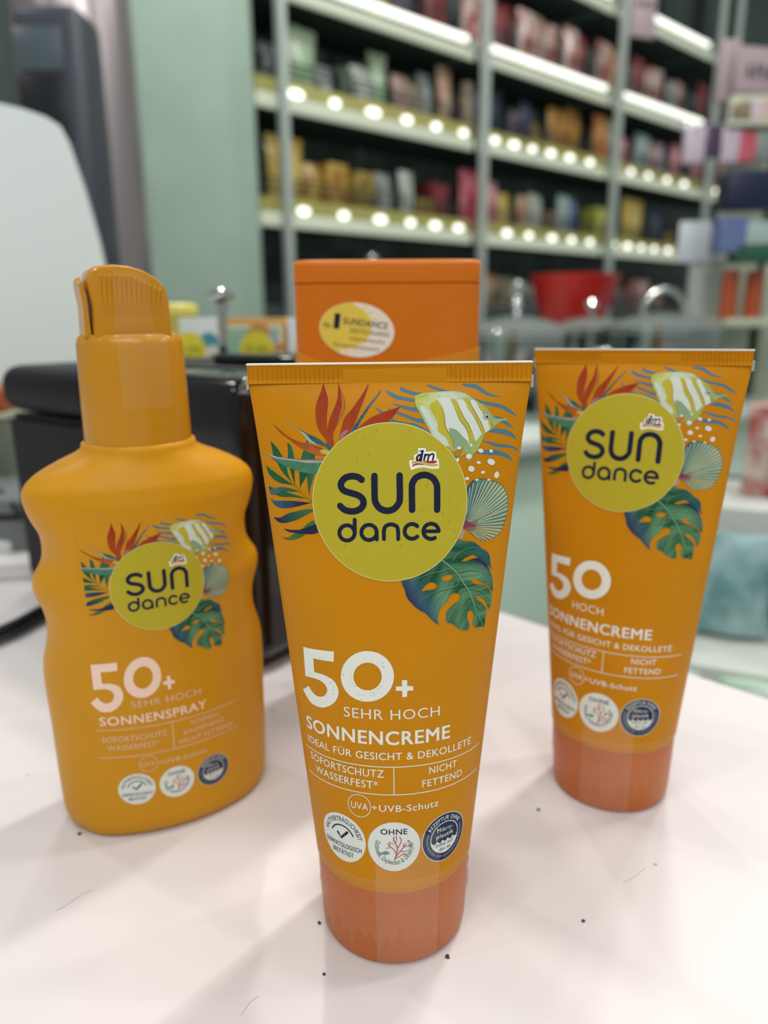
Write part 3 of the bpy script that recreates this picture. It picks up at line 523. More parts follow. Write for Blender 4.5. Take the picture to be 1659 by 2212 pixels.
('coral','stroke','a04a40',5,[(19,3197),(131,3265),(198,3309),(299,3263)],[],[],[21],''),
('coral','stroke','a04a40',5,[(198,3297),(265,3327)],[],[],[17],''),
('coral','stroke','a04a40',5,[(-33,3570),(-88,3605)],[],[],[17],''),
('badgefish','fill','5d8078',5,[(-369,3372,1),(-314,3341),(-224,3389),(-113,3346),(-214,3288),(-314,3305),(-371,3263,1)],[],[],[],''),
('dot','fill','4d7068',5,[(-257,3654),(-261,3643),(-270,3638),(-280,3642),(-283,3652),(-279,3662),(-270,3667),(-260,3664)],[],[],[],''),
('dot','fill','4d7068',5,[(-273,3569),(-279,3553),(-293,3545),(-308,3551),(-313,3565),(-307,3581),(-293,3589),(-279,3584)],[],[],[],''),
('dot','fill','4d7068',5,[(-245,3486),(-248,3478),(-256,3474),(-264,3477),(-267,3485),(-264,3494),(-256,3498),(-248,3495)],[],[],[],''),
('dot','fill','4d7068',5,[(-85,3267),(-90,3253),(-103,3247),(-115,3252),(-120,3266),(-115,3280),(-102,3286),(-90,3280)],[],[],[],''),
('dot','fill','4d7068',5,[(-163,3206),(-167,3198),(-174,3194),(-182,3197),(-185,3205),(-182,3214),(-174,3218),(-166,3215)],[],[],[],''),
('dot','fill','4d7068',5,[(-227,3263),(-230,3256),(-236,3253),(-243,3256),(-245,3262),(-242,3269),(-236,3272),(-230,3270)],[],[],[],''),
]
def scaled_art(tf, k, names, P, over=None, zone=None):
    for (n, kind, c, l, pts, g, holes, w, zn) in ART:
        if n not in names or (zone and zn != zone): continue
        c = over or c
        X = [(*tf(p[0]/100, p[1]/100),)+((1,) if len(p) > 2 else ()) for p in pts]
        if kind == 'stroke':
            P.stroke(X, [q/100*k for q in w], l, c); continue
        pp = outline(X); hh = [outline([(*tf(p[0]/100, p[1]/100),)+((1,) if len(p) > 2 else ()) for p in h]) for h in holes]
        step = 1.2
        if c == 'shell':
            col = lambda x, y: shell_col(*inv_tf(tf, x, y)); step = .6
        elif c == 'monstera':
            col = lambda x, y: leaf_col(*inv_tf(tf, x, y)); step = .38
        elif isinstance(c, list):
            gg = [tf(q[0]/100, q[1]/100) for q in g]; col = grad(c, *gg, .16, .86 if n == 'leaf' else SEEN); step = .9
        elif n == 'leaf': col = grad([c, c], X[0], X[len(X)//2], .3, .86); step = .8
        else: col = c
        P.poly(pp, l, col, hh, step)
def inv_tf(tf, x, y):
    ox, oy = tf(0, 0); k = tf(1, 0)[0]-ox
    return (x-ox)/k, (y-oy)/k
MX0, MY0, MX1, MY1 = 10.86, 102.35, 21.99, 85.19
SHX, SHY = 16.2, 109.1
PLAB = {'flower': 'red strelitzia and palm leaf print', 'fish': 'yellow striped fish and blue wave print', 'shell': 'green scallop shell print', 'leaf': 'green and blue monstera leaf print'}
ARTN = ('stripe', 'leaf', 'stem', 'edge', 'petal', 'fish', 'fishband', 'dot', 'shell', 'rib', 'monstera', 'vein')
NAVY, WHT = '1c2136', 'd5d8cf'

def badge_skin(P, cx, cy, r, det=True):
    P.disc(cx, cy, r, 3, 'ccd2ca')
    P.text('HAUTVERTRÄGLICHKEIT', 0, 0, 0, r*.2, 5, NAVY, .0085, bend=(cx, cy, r*.68, 172, 8, True))
    P.ring(cx, cy, r*.52, r*.055, 5, NAVY, 20, 160)
    P.stroke([(cx-r*.2, cy+r*.16), (cx-r*.05, cy-.02*r), (cx+r*.24, cy+r*.3)], r*.1, 5, NAVY, smooth=False)
    P.text('DERMATOLOGISCH', cx-r*.82, cx+r*.82, cy-r*.42, r*.2, 5, NAVY, .012)
    P.text('BESTÄTIGT', cx-r*.48, cx+r*.48, cy-r*.72, r*.2, 5, NAVY, .012)
def badge_coral(P, cx, cy, r):
    P.disc(cx, cy, r, 3, 'ccd2ca')
    P.text('OHNE', cx-r*.5, cx+r*.5, cy+r*.5, r*.23, 5, NAVY, .016)
    P.text('Octinoxat, Oxybenzon & Octocrylen**', 0, 0, 0, r*.2, 5, NAVY, .006, bend=(cx, cy, r*.72, 160, 385, False))
    k = r/6.25
    scaled_art(lambda s, z: (cx+(s+.12)*k, cy+(z-35.0)*k), k, ('coral', 'badgefish'), P)
def badge_micro(P, cx, cy, r):
    P.disc(cx, cy, r, 3, 'ccd2ca'); P.disc(cx, cy, r*.97, 4, '232a45'); P.disc(cx, cy, r*.655, 5, 'ccd2ca')
    R_ = r*.62; top = [(cx+R_*math.cos(a), cy+R_*math.sin(a)) for a in np.linspace(math.radians(185), math.radians(-5), 30)]
    wave = []
    n = 5; x0, x1 = top[-1][0], top[0][0]
    for i in range(n):
        for j in range(7):
            t = j/7; wave.append((x0+(x1-x0)*(i+t)/n, cy-r*.08-r*.1*math.sin(PI*t)))
    P.poly(top+wave, 6, '232a45')
    P.text('REZEPTUR OHNE', 0, 0, 0, r*.17, 7, 'ccd2ca', .006, bend=(cx, cy, r*.73, 148, 32, True))
    P.text('wasserlösliche rein synthetische Polymere', 0, 0, 0, r*.14, 7, '8f98a5', .0, bend=(cx, cy, r*.83, 158, 382, False))
    P.text('Mikro-', cx-r*.36, cx+r*.36, cy+r*.27, r*.19, 7, 'ccd2ca', .005); P.text('plastik', cx-r*.4, cx+r*.4, cy+r*.02, r*.19, 7, 'ccd2ca', .005)
    P.text('Infos auf', cx-r*.42, cx+r*.4, cy-r*.33, r*.16, 7, NAVY, .004); P.text('dm.de', cx-r*.27, cx+r*.27, cy-r*.54, r*.16, 7, NAVY, .004)
def roundel(P, cx, cy, r, tf, k):
    P.disc(cx, cy, r*1.008, 10.5, 'd9d6a0', 72); P.disc(cx, cy, r, 11.8, 'a99e2c', 72)
    scaled_art(tf, k, ('logo', 'lettering'), P)
    rr = random.Random(5)
    for i in range(26):
        a, q = rr.random()*6.28, rr.random()**.5*r*.95; x, y = cx+q*math.cos(a), cy+q*math.sin(a)
        P.stroke([(x, y), (x+.1*k, y+(.1+.5*rr.random())*k)], .12*k, 12, '7a6a20', smooth=False)

# ------------------------------------------------------------------ tube of sun cream
RB, ZS, ZC, ZT = .020, .02305, .14059, .14451
def per(a, b):
    h = ((a-b)/(a+b))**2; return PI*(a+b)*(1+3*h/(10+math.sqrt(4-3*h)))
_A = np.linspace(1, 1.5705, 200); _B = []
for a in _A:
    lo, hi = 0., 1.
    for _ in range(36):
        m_ = (lo+hi)/2
        if per(a, m_) < 2*PI: lo = m_
        else: hi = m_
    _B.append(lo)
def tube_ab(z):
    t = min(max((z-ZS)/(ZC-ZS), 0), 1); a = 1+.5705*(.965*t+.035*t**14)
    return a*RB, max(float(np.interp(a, _A, _B))*RB, .0007)
_cs = {}
def tube_surf(s, z, off=0.):
    key = round(z*20000)
    if key not in _cs:
        a, b = tube_ab(key/20000); th = np.linspace(-PI/2, PI/2, 241); x = a*np.sin(th); y = -b*np.cos(th)
        L = np.concatenate([[0], np.cumsum(np.hypot(np.diff(x), np.diff(y)))]); L -= L[120]; _cs[key] = (L, th, a, b)
    L, th, a, b = _cs[key]; t = float(np.interp(s, L, th)); x, y = a*math.sin(t), -b*math.cos(t)
    nx, ny = x/(a*a), y/(b*b); q = math.hypot(nx, ny)
    return (x+nx/q*off, y+ny/q*off, z)

def make_tube(label, loc, rz, lean, hoch):
    t = empty('sun_cream_tube', loc, rz, label, 'sun cream'); t.rotation_euler = (-lean[1], lean[0], rz)
    orange = mat('tube_orange', (.56, .225, .0035), .45, var=.03, scale=60, bump=.05, bscale=900, spec=.12)
    # body: constant girth, round below, pressed flat at the seam
    bm = bmesh.new(); N = 160; rings = []
    zs_ = list(np.linspace(ZS, .10, 40))+list(np.linspace(.1005, ZC, 60))
    for z in [ZS-.0006]+zs_:
        a, b = tube_ab(max(z, ZS)); k = .985 if z < ZS else 1
        rings.append([bm.verts.new((k*a*math.cos(2*PI*i/N), k*b*math.sin(2*PI*i/N), z)) for i in range(N)])
    for p, q in zip(rings, rings[1:]):
        for i in range(N): bm.faces.new((p[i], p[(i+1) % N], q[(i+1) % N], q[i]))
    bm.faces.new(rings[0][::-1]); bm.faces.new(rings[-1])
    body = from_bm('body', bm, orange, t)
    # crimped seam with pressed ribs
    bm = bmesh.new(); W = RB*1.5705; n = 620; zz = [ZC-.0001, ZC+.0003, ZC+.0008, ZT-.0013, ZT-.0009, ZT]
    for side in (-1, 1):
        rows = []
        for j, z in enumerate(zz):
            row = []
            for i in range(n+1):
                x = -W+2*W*i/n; r = max(0, math.cos(2*PI*x/.00104))**2
                plate = -.0105 < x < .0125
                amp = 0 if j in (0,) else (0 if (plate and j < 4) else (.00034 if 1 < j else .00015))
                th_ = .00085-amp*(1-r)*1.0-(.00006 if plate and j < 4 else 0)
                row.append(bm.verts.new((x, side*th_, z)))
            rows.append(row)
        for p, q in zip(rows, rows[1:]):
            for i in range(n): bm.faces.new((p[i], p[i+1], q[i+1], q[i]) if side < 0 else (p[i+1], p[i], q[i], q[i+1]))
    me = bpy.data.meshes.new('crimped_seam'); bm.to_mesh(me); bm.free(); link('crimped_seam', me, orange, t, smooth=False)
    pale = mat('cut_plastic', 'e6e2d2', .5)
    o = box('cut_edge', (0, 0, ZT+.00015), (2*W+.0003, .0017, .0004), pale, t, .0001, 1); o['label'] = 'pale cut top edge'
    clear = mat('clear_plastic_nub', 'd8dcd0', .15, trans=.6)
    for sx in (-1, 1): box('seam_flash', (sx*(W+.0001), 0, ZC-.0001), (.0007, .0016, .0028), clear, t, .0003, 2)
    # flip cap
    capm = mat('salmon_cap', (.50, .135, .026), .38, spec=.3, sss=.2, var=.02, scale=30)
    cp = lathe('flip_cap', [(0, 0), (.0172, 0), (.0180, .0003), (.01855, .0012), (.01885, .003), (.0193, .012), (.0196, .0222), (.0193, .0229), (0, .0229)], capm, t, 128)
    cp['label'] = 'translucent salmon orange cap'
    # printing
    tf = lambda s, z: (s, z)
    for zn in ('flower', 'fish', 'shell', 'leaf'):
        P = Print(); scaled_art(tf, 1, ARTN, P, zone=zn); P.build(zn+'_print', tube_surf, t)['label'] = PLAB[zn]
    P = Print(); roundel(P, -.28, 115.06, 17.08, tf, 1); P.build('brand_roundel', tube_surf, t)
    P = Print(); scaled_art(tf, 1, ('five', 'zero') if hoch else ('five', 'zero', 'plus'), P)
    if hoch: P.text('HOCH', -11.6, -1.2, 65.7, 2.5, 3, WHT, -.002)
    else: P.text('SEHR HOCH', -11.5, 10.8, 66.0, 2.5, 3, WHT, -.002)
    P.text('SONNENCREME', -22.6, 13.4, 60.0, 3.35, 3, WHT, .024)
    P.text('IDEAL FÜR GESICHT & DEKOLLETÉ', -22.7, 19.9, 56.3, 1.85, 3, WHT, .01)
    P.text('SOFORTSCHUTZ', -22.2, -2.3, 52.0, 1.95, 3, WHT, .006); P.text('WASSERFEST*', -20.6, -3.7, 49.2, 1.9, 3, WHT, .006)
    P.text('NICHT', 8.3, 15.6, 52.1, 1.8, 3, WHT, .006); P.text('FETTEND', 6.6, 17.3, 49.1, 1.8, 3, WHT, .006)
    for z in (54.6, 47.8): P.stroke([(-24.2, z), (23.7, z)], .22, 3, WHT, smooth=False)
    P.stroke([(0, 47.8), (0, 54.6)], .22, 4, WHT, smooth=False)
    P.ring(-8.25, 44.4, 2.8, .16, 3, WHT); P.text('UVA', -10.3, -6.1, 43.5, 1.75, 3, WHT, .004)
    P.text('+', -5.2, -4.0, 43.7, 1.6, 3, WHT, .01); P.text('UVB-Schutz', -3.5, 10.7, 43.6, 1.7, 3, WHT, .006)
    rr = random.Random(9)
    for i in range(60):
        a, q = rr.random()*6.28, 3.6+rr.random()*2.2; x, y = -5.8+q*math.cos(a), 76+q*math.sin(a)
        if i > 34: x, y = -21+rr.random()*8, 70.5+rr.random()*9
        P.disc(x, y, .07+.06*rr.random(), 4, '8a8a70', 6)
    P.build('text_print', tube_surf, t)
    for fn, cx, lab in ((badge_skin, -13.0, 'white badge with a tick'), (badge_coral, -.1, 'white badge with a red coral'), (badge_micro, 12.7, 'navy round badge')):
        P = Print(); fn(P, cx, 34.8, 6.2); P.build('badge', tube_surf, t)['label'] = lab
    # clear tape over the cap
    tape = mat('clear_tape_strip', 'ffffff', .10, alpha=.055)
    bm = bmesh.new(); cols = []
    for i in range(25):
        s = -.0045+.0155*i/24; col = []
        for z in (.0375, .030, .0235, .0228, .017, .010, .004, .0006):
            r = .02022 if z > .0232 else .0193+(z-.012)*.03+.0004 if z > .003 else .0192
            if z > .0232: x, y, _ = tube_surf(s, z, .00028)
            else: a = s/.0196; x, y = r*math.sin(a), -r*math.cos(a)
            col.append(bm.verts.new((x, y, z+.0004*math.sin(i*.9)*(z > .0235))))
        a = s/.0196; col.append(bm.verts.new((math.sin(a)*.0216, -math.cos(a)*.0216, .0003)))
        cols.append(col)
    for p, q in zip(cols, cols[1:]):
        for j in range(8): bm.faces.new((p[j], q[j], q[j+1], p[j+1]))
    tp = from_bm('clear_tape', bm, tape, t); tp['label'] = 'clear tape strip over the cap'
    bm = bmesh.new(); rows = []
    for z in (.0085, .014, .020, .0228, .0238, .0262):
        row = []
        for i in range(97):
            a = math.radians(-100+200*i/96); zt = z+(.0018*math.sin(i*.55)+.0022*math.sin(i*1.3) if z < .01 else 0)
            r = .02024 if z > .0225 else .0196+.0003*math.sin(i*1.7+z*300)
            if z > .0235: r = tube_ab(z)[0]+.0003
            row.append(bm.verts.new((r*math.sin(a), -(r if z < .0235 else tube_ab(z)[1]+.0003)*math.cos(a), zt)))
        rows.append(row)
    for p, q in zip(rows, rows[1:]):
        for i in range(96): bm.faces.new((p[i], p[i+1], q[i+1], q[i]))
    w = from_bm('clear_seal_band', bm, mat('clear_film', 'ffffff', .08, alpha=.03), t); w['label'] = 'crinkled clear film round the cap'
    return t

# ------------------------------------------------------------------ spray bottle
PROF = [(0, 29.0), (.8, 30.6), (2.5, 32.0), (5, 32.7), (10, 33.0), (20, 33.2), (35, 33.4), (47, 33.8), (53, 33.7), (57, 33.1), (60, 32.2), (64, 31.3), (69, 31.2), (73, 32.0), (76, 33.2), (79, 33.8), (82, 33.5),
        (84.5, 31.6), (87.5, 30.2), (91, 29.8), (95, 30.1), (98, 31.6), (102, 33.0), (105.5, 33.6), (108.5, 33.0), (111, 30.6), (113, 27.4), (115, 23.2), (116.8, 18.8), (117.8, 17.1), (118.6, 16.4), (119.8, 16.2), (120.2, 15.4)]
DEP = [(0, 18.4), (.8, 19.8), (2.5, 20.8), (5, 21.4), (60, 21.5), (95, 21.5), (104, 21.0), (109, 19.8), (113, 18.0), (116, 16.6), (118.6, 16.2), (119.8, 16.0), (120.2, 15.4)]
PZ, PW = [p[0] for p in PROF], [p[1] for p in PROF]
def smoothint(z, X, Y): return float(np.interp(z, X, Y))
def bot_wd(z):
    zmm = z*1000
    w = sum(smoothint(zmm+d, PZ, PW)*k for d, k in ((-1.2, .2), (-.6, .2), (0, .2), (.6, .2), (1.2, .2))) if 4 < zmm < 115 else smoothint(zmm, PZ, PW)
    return w/1000, smoothint(zmm, [p[0] for p in DEP], [p[1] for p in DEP])/1000
BN = 1.97
def bot_surf(x, z, off=0.):
    w, d = bot_wd(z); w = max(w, .0331) if abs(x) < .024 and z < .108 else w
    return (x, -d*max(1-abs(x/w)**BN, 0)**(1/BN)-off, z)
def make_spray():
    t = empty('sun_spray_bottle', (-.07267, .2194, 0), .46553, 'mustard yellow sun spray bottle with wavy grip sides and an open spray head', 'spray bottle')
    ym = mat('bottle_yellow', (.60, .275, .006), .40, var=.02, scale=40, spec=.22, sss=.08)
    bm = bmesh.new(); N = 144; rings = []
    zz = sorted(set([round(p[0], 2) for p in PROF]+[round(q*.9, 2) for q in range(6, 128)]))
    for z in zz:
        w, d = bot_wd(z/1000); w0 = max(w, .0331) if z < 108 else w
        ring = []
        for i in range(N):
            a = 2*PI*i/N; c, s = math.cos(a), math.sin(a)
            x = abs(c)**(2/BN)*math.copysign(1, c); y = abs(s)**(2/BN)*math.copysign(1, s)
            # the finger grooves bite only into the sides
            e = min(1, max(0, (abs(x)-.62)/.38)); ww = w0+(w-w0)*e*e*(3-2*e)
            ring.append(bm.verts.new((x*ww, y*d, z/1000)))
        rings.append(ring)
    for p, q in zip(rings, rings[1:]):
        for i in range(N): bm.faces.new((p[i], p[(i+1) % N], q[(i+1) % N], q[i]))
    bm.faces.new(rings[0][::-1]); bm.faces.new(rings[-1])
    from_bm('body', bm, ym, t, sharp=60)
    cm = mat('spray_cap_yellow', (.54, .245, .009), .24, spec=.4, var=.02, scale=30)
    lathe('collar', [(0, .1196), (.0149, .1196), (.0152, .1200), (.0151, .130), (.0147, .1475), (.0143, .1492), (.0134, .1503), (.012, .1506), (0, .1506)], cm, t, 96)
    # spray head: profile in x-z pulled through y
    hp = [(-.0108, .1495), (-.0104, .158), (-.0112, .1645), (-.0105, .1672), (-.0085, .1684), (-.004, .1690), (0, .1687), (.004, .1676), (.0075, .1655), (.0098, .1630), (.0104, .159), (.0106, .1495)]
    bm = bmesh.new(); K = 14; rows = []
    for j in range(K+1):
        a = -PI/2+PI*j/K; y = .0105*math.sin(a); k = max(math.cos(a), 0)**.35
        rows.append([bm.verts.new((x*(.80+.20*k), y, .1495+(z-.1495)*(.90+.10*k))) for x, z in hp])
    n = len(hp)
    for p, q in zip(rows, rows[1:]):
        for i in range(n): bm.faces.new((p[i], p[(i+1) % n], q[(i+1) % n], q[i]))
    bm.faces.new(rows[0][::-1]); bm.faces.new(rows[-1])
    from_bm('spray_head', bm, cm, t, sharp=50)
    bm = bmesh.new()
    for i in range(13):
        x = -.0076+.0152*i/12; zt = .1668-max(0, x)*.46
        y = -.01045
        tube_bm(bm, [(x, y*.97, .1558), (x, y, .1563), (x, y, zt-.0012), (x, y*.93, zt)], .0004, 8)
    from_bm('grip_ribs', bm, cm, t)
    bm = bmesh.new(); fl = [(-.0127, .1497), (-.0124, .158), (-.0130, .1652), (-.0122, .1656), (-.0113, .1625), (-.0112, .156), (-.0110, .1497)]
    rows = [[bm.verts.new((x, y, z-(.0015 if abs(y) > .005 else 0)*(z > .16))) for x, z in fl] for y in (-.0075, -.004, 0, .004, .0075)]
    for p, q in zip(rows, rows[1:]):
        for i in range(7): bm.faces.new((p[i], p[(i+1) % 7], q[(i+1) % 7], q[i]))
    bm.faces.new(rows[0][::-1]); bm.faces.new(rows[-1])
    from_bm('nozzle_flap', bm, cm, t)
    # clear tape over the head and collar
    tape = mat('clear_tape_thin', 'ffffff', .10, alpha=.03)
    bm = bmesh.new(); cols = []
    for i in range(15):
        x = -.0055+.0135*i/14; col = []
        for z, r in ((.1672-max(x, 0)*.38, .0112), (.158, .0113), (.1512, .0116), (.1506, .0136), (.147, .01505), (.138, .01525), (.1305, .01545)):
            col.append(bm.verts.new((x, -math.sqrt(max(r*r-x*x, 1e-8))-.0002, z)))
        cols.append(col)
    for p, q in zip(cols, cols[1:]):
        for j in range(6): bm.faces.new((p[j], q[j], q[j+1], p[j+1]))
    tp = from_bm('clear_tape', bm, tape, t); tp['label'] = 'clear tape over the spray head'
    k = .763; tf = lambda s, z: (-1.35+(s+.28)*k, 80.8+(z-115.06)*k)
    for zn in ('fish', 'shell', 'leaf'):
        P = Print(); scaled_art(tf, k, ARTN, P, zone=zn); P.build(zn+'_print', bot_surf, t)['label'] = PLAB[zn]
    P = Print(); scaled_art(tf, k, ARTN, P, zone='flower')
    # the label is cut off straight on its left side: keep only what lies right of the edge
    keep = [i for i, f in enumerate(P.f) if min(P.v[q][0] for q in f) > -20.8]
    P.f = [P.f[i] for i in keep]; P.build('flower_print', bot_surf, t)['label'] = PLAB['flower']
    P = Print(); roundel(P, -1.35, 80.8, 13.03, tf, k); P.build('brand_roundel', bot_surf, t)
    P = Print(); WB = 'cfae90'; W2 = 'e2c6b4'
    k5 = .79; tf5 = lambda s, z: (-21.4+(s+21.7)*k5+(s+21.7)*.05, 45.0+(z-68.1)*1.08)
    scaled_art(tf5, k5, ('five', 'zero', 'plus'), P, W2)
    P.text('SEHR HOCH', -12, 8.2, 44.3, 2.3, 3, WB, -.002)
    P.text('SONNENSPRAY', -20.8, 9.6, 39.2, 2.9, 3, W2, .016)
    P.text('SOFORTSCHUTZ', -20.7, -2.8, 33.6, 1.9, 3, WB, .004); P.text('WASSERFEST*', -19.6, -5.2, 30.8, 1.8, 3, WB, .004)
    P.text('SCHNELL', 4.4, 13.9, 35.0, 1.6, 3, WB, .004); P.text('EINZIEHEND,', 2.2, 15.6, 32.4, 1.6, 3, WB, .004); P.text('NICHT FETTEND', .5, 17.9, 29.6, 1.7, 3, WB, .004)
    for z in (37.6, 28.5): P.stroke([(-21.8, z), (19.8, z)], .28, 3, WB, smooth=False)
    P.stroke([(-1.1, 28.5), (-1.1, 37.6)], .28, 4, WB, smooth=False)
    P.ring(-8.8, 25.2, 2.6, .2, 3, WB); P.text('UVA', -10.8, -6.9, 24.4, 1.6, 3, WB, .004); P.text('+', -5.9, -4.8, 24.4, 1.5, 3, WB, .004); P.text('UVB-Schutz', -4.5, 8.7, 24.2, 1.6, 3, WB, .004)
    P.build('text_print', bot_surf, t)
    for fn, cx, lab in ((badge_skin, -12.7, 'white badge with a tick'), (badge_coral, -1.1, 'white badge with a red coral'), (badge_micro, 10.4, 'navy round badge')):
        P = Print(); fn(P, cx, 17.2, 5.2); P.build('badge', bot_surf, t)['label'] = lab
    P = Print(); ym2 = 'c08a1c'
    P.stroke([(-21.5, 84), (-21.5, 100), (-20.6, 103.2), (-17.8, 104.4), (0, 104.4), (15.6, 104.4), (18.4, 103.2), (19.4, 100)], .22, 0, 'bd8420')
    P.build('label_edge', bot_surf, t)
    return t

# ------------------------------------------------------------------ bottle with the flip-top cap, behind
def make_flip():
    t = empty('sun_milk_bottle', (.0016, .2855, 0), .02, 'amber sun milk bottle with a wide orange flip-top cap standing at the back', 'sun milk')
    om = mat('cap_orange', (.62, .165, .005), .36, spec=.3, sss=.15, var=.02, scale=20)
    am = mat('amber_bottle', (.60, .235, .005), .34, var=.02, scale=20)
    def se(w, d, z, n=7., N=160):
        return [(abs(math.cos(a))**(2/n)*math.copysign(w, math.cos(a)), abs(math.sin(a))**(2/n)*math.copysign(d, math.sin(a)), z) for a in [2*PI*i/N for i in range(N)]]
    def loft(name, secs, m):
        bm = bmesh.new(); R = [[bm.verts.new(p) for p in s] for s in secs]; N = len(R[0])
        for p, q in zip(R, R[1:]):
            for i in range(N): bm.faces.new((p[i], p[(i+1) % N], q[(i+1) % N], q[i]))
        bm.faces.new(R[0][::-1]); bm.faces.new(R[-1]); return from_bm(name, bm, m, t, sharp=40)
    loft('cap_base', [se(.0328, .0168, .126), se(.0332, .0170, .1656), se(.0327, .0165, .1659)], om)
    loft('flip_lid', [se(.0327, .0165, .1660), se(.0332, .0170, .1663), se(.0333, .0171, .1718), se(.0331, .0169, .1730), se(.0325, .0163, .1736), se(.0315, .0153, .1738)], om)
    top = [(x, y, .1364+(.0072*abs((x+.004)/.037)**.95 if x > -.004 else .0066*abs((x+.004)/.029)**2.2)) for x, y, z in se(.0336, .0174, 0)]
    top2 = [(x*.975, y*.96, z+.0001) for x, y, z in top]
    loft('body', [se(.029, .014, 0), se(.0305, .0155, .0012), se(.031, .016, .006), se(.0322, .0168, .07), se(.0336, .0174, .12), top, top2], am)
    def sf(x, z, off=0.): return (x, -.0170*max(1-abs(x/.0332)**7., 0)**(1/7.)-.00008-off, z)
    P = Print(); cx, cy, ro = -11.0, 150.2, -.13
    rot = lambda x, y: (cx+(x*math.cos(ro)-y*math.sin(ro)), cy+(x*math.sin(ro)+y*math.cos(ro)))
    P.poly([rot(13.2*math.cos(a), 9.3*math.sin(a)) for a in np.linspace(0, 2*PI, 48, False)], 1, 'd9d0c2')
    P.poly([rot(-13.15+q[0], q[1]) for q in [(13.2-13.2*math.cos(a), 9.2*math.sin(a)) for a in np.linspace(math.radians(78), math.radians(-62), 16)]]+[rot(-1.6+6.6*math.cos(a), 1+6.8*math.sin(a)) for a in np.linspace(math.radians(-70), math.radians(75), 16)][::1], 2, 'd0b94e')
    for a in (15, 35, 55): P.stroke([rot(5.4*math.cos(math.radians(a+10))-1, 2.6+5.8*math.sin(math.radians(a))), rot(8.0*math.cos(math.radians(a+10))-1, 3.0+6.6*math.sin(math.radians(a)))], .7, 2, 'd8c45e', smooth=False)
    for a in (-60, -85, -110): P.stroke([rot(-3+5*math.cos(math.radians(a)), -.5+6*math.sin(math.radians(a))), rot(-3+6.6*math.cos(math.radians(a)), -.5+7.8*math.sin(math.radians(a)))], .7, 2.5, 'd8c45e', smooth=False)
    pv = (cx, cy)
    for s_, x0, x1, y, h, b in (('Nr.', -11.6, -8.6, -.4, 1.9, .01), ('1', -8.1, -6.3, -.3, 5.4, .022), ('SUNDANCE', -5.0, 10.6, 1.6, 2.3, .017), ('DEUTSCHLANDS', -2.2, 11.4, -1.0, 1.5, .005), ('meistverkaufte', -2.2, 10.2, -3.6, 1.45, .005), ('Sonnenschutzmarke', -7.6, 8.6, -6.3, 1.45, .005)):
        P.text(s_, cx+x0, cx+x1, cy+y, h, 4, '20243c', b, rot=ro, piv=pv)
    P.build('oval_sticker', sf, t)['label'] = 'white and yellow oval sticker'
    return t

# ------------------------------------------------------------------ structure
def prism(name, pts, z0, z1, m, parent=None, bevel=0.):
    bm = bmesh.new(); a = [bm.verts.new((*p, z0)) for p in pts]; b = [bm.verts.new((*p, z1)) for p in pts]; n = len(pts)
    for i in range(n): bm.faces.new((a[i], a[(i+1) % n], b[(i+1) % n], b[i]))
    bm.faces.new(a[::-1]); bm.faces.new(b)
    if bevel: bmesh.ops.bevel(bm, geom=[e for e in bm.edges], offset=bevel, segments=3, affect='EDGES')
    return from_bm(name, bm, m, parent)
FL = -.9
fl = box('floor', (1, 2.2, FL-.02), (9, 9, .04), mat('floor_tiles', 'a3aaa4', .3, var=.06, scale=3)); fl['kind'] = 'structure'
WU = Vector((.743, .669, 0)); WN = Vector((-.669, .743, 0)); P0 = Vector((-.356, 2.725, 0)); RZ = math.atan2(.669, .743)
def wall(name, x0, x1, y, z0, z1, m, thick=.06):
    o = box(name, ((x0+x1)/2, y+thick/2, (z0+z1)/2), (x1-x0, thick, z1-z0), m); o.location = P0; o.rotation_euler = (0, 0, RZ); o['kind'] = 'structure'; return o
wall('wall_back', -1.6, 7.5, .56, FL, 2.6, mat('dark_green_wall', '44544e', .7, var=.08, scale=2))
o = box('wall_partition', (-.705, 2.62, .85), (.60, .05, 3.5), mat('pale_green_wall', '9fb7a8', .55, var=.035, scale=6)); o['kind'] = 'structure'
o = box('wall_left', (-1.9, 2.75, .85), (1.9, .05, 3.5), mat('mauve_wall', '8a7076', .6)); o['kind'] = 'structure'

# counter: one white top on a body
e0, e1 = (-1.6, 2.0385), (1.35, -.9115)
ctm = bpy.data.materials.new('counter_laminate'); ctm.use_nodes = True; nt = ctm.node_tree; b = nt.nodes['Principled BSDF']
tc = nt.nodes.new('ShaderNodeTexCoord'); n1 = nt.nodes.new('ShaderNodeTexNoise'); n1.inputs['Scale'].default_value = 7; n1.inputs['Detail'].default_value = 5
r = nt.nodes.new('ShaderNodeValToRGB'); r.color_ramp.elements[0].position = .3; r.color_ramp.elements[1].position = .7
r.color_ramp.elements[0].color = (.68, .635, .63, 1); r.color_ramp.elements[1].color = (.74, .70, .695, 1)
n2 = nt.nodes.new('ShaderNodeTexVoronoi'); n2.inputs['Scale'].default_value = 34; r2 = nt.nodes.new('ShaderNodeValToRGB')
r2.color_ramp.elements[0].position = .018; r2.color_ramp.elements[1].position = .03; r2.color_ramp.elements[0].color = (.35, .33, .33, 1); r2.color_ramp.elements[1].color = (1, 1, 1, 1)
mx = nt.nodes.new('ShaderNodeMixRGB'); mx.blend_type = 'MULTIPLY'; mx.inputs[0].default_value = 1
nt.links.new(tc.outputs['Object'], n1.inputs['Vector']); nt.links.new(tc.outputs['Object'], n2.inputs['Vector'])
nt.links.new(n1.outputs['Fac'], r.inputs['Fac']); nt.links.new(n2.outputs['Distance'], r2.inputs['Fac'])
nt.links.new(r.outputs['Color'], mx.inputs[1]); nt.links.new(r2.outputs['Color'], mx.inputs[2]); nt.links.new(mx.outputs[0], b.inputs['Base Color'])
b.inputs['Roughness'].default_value = .36
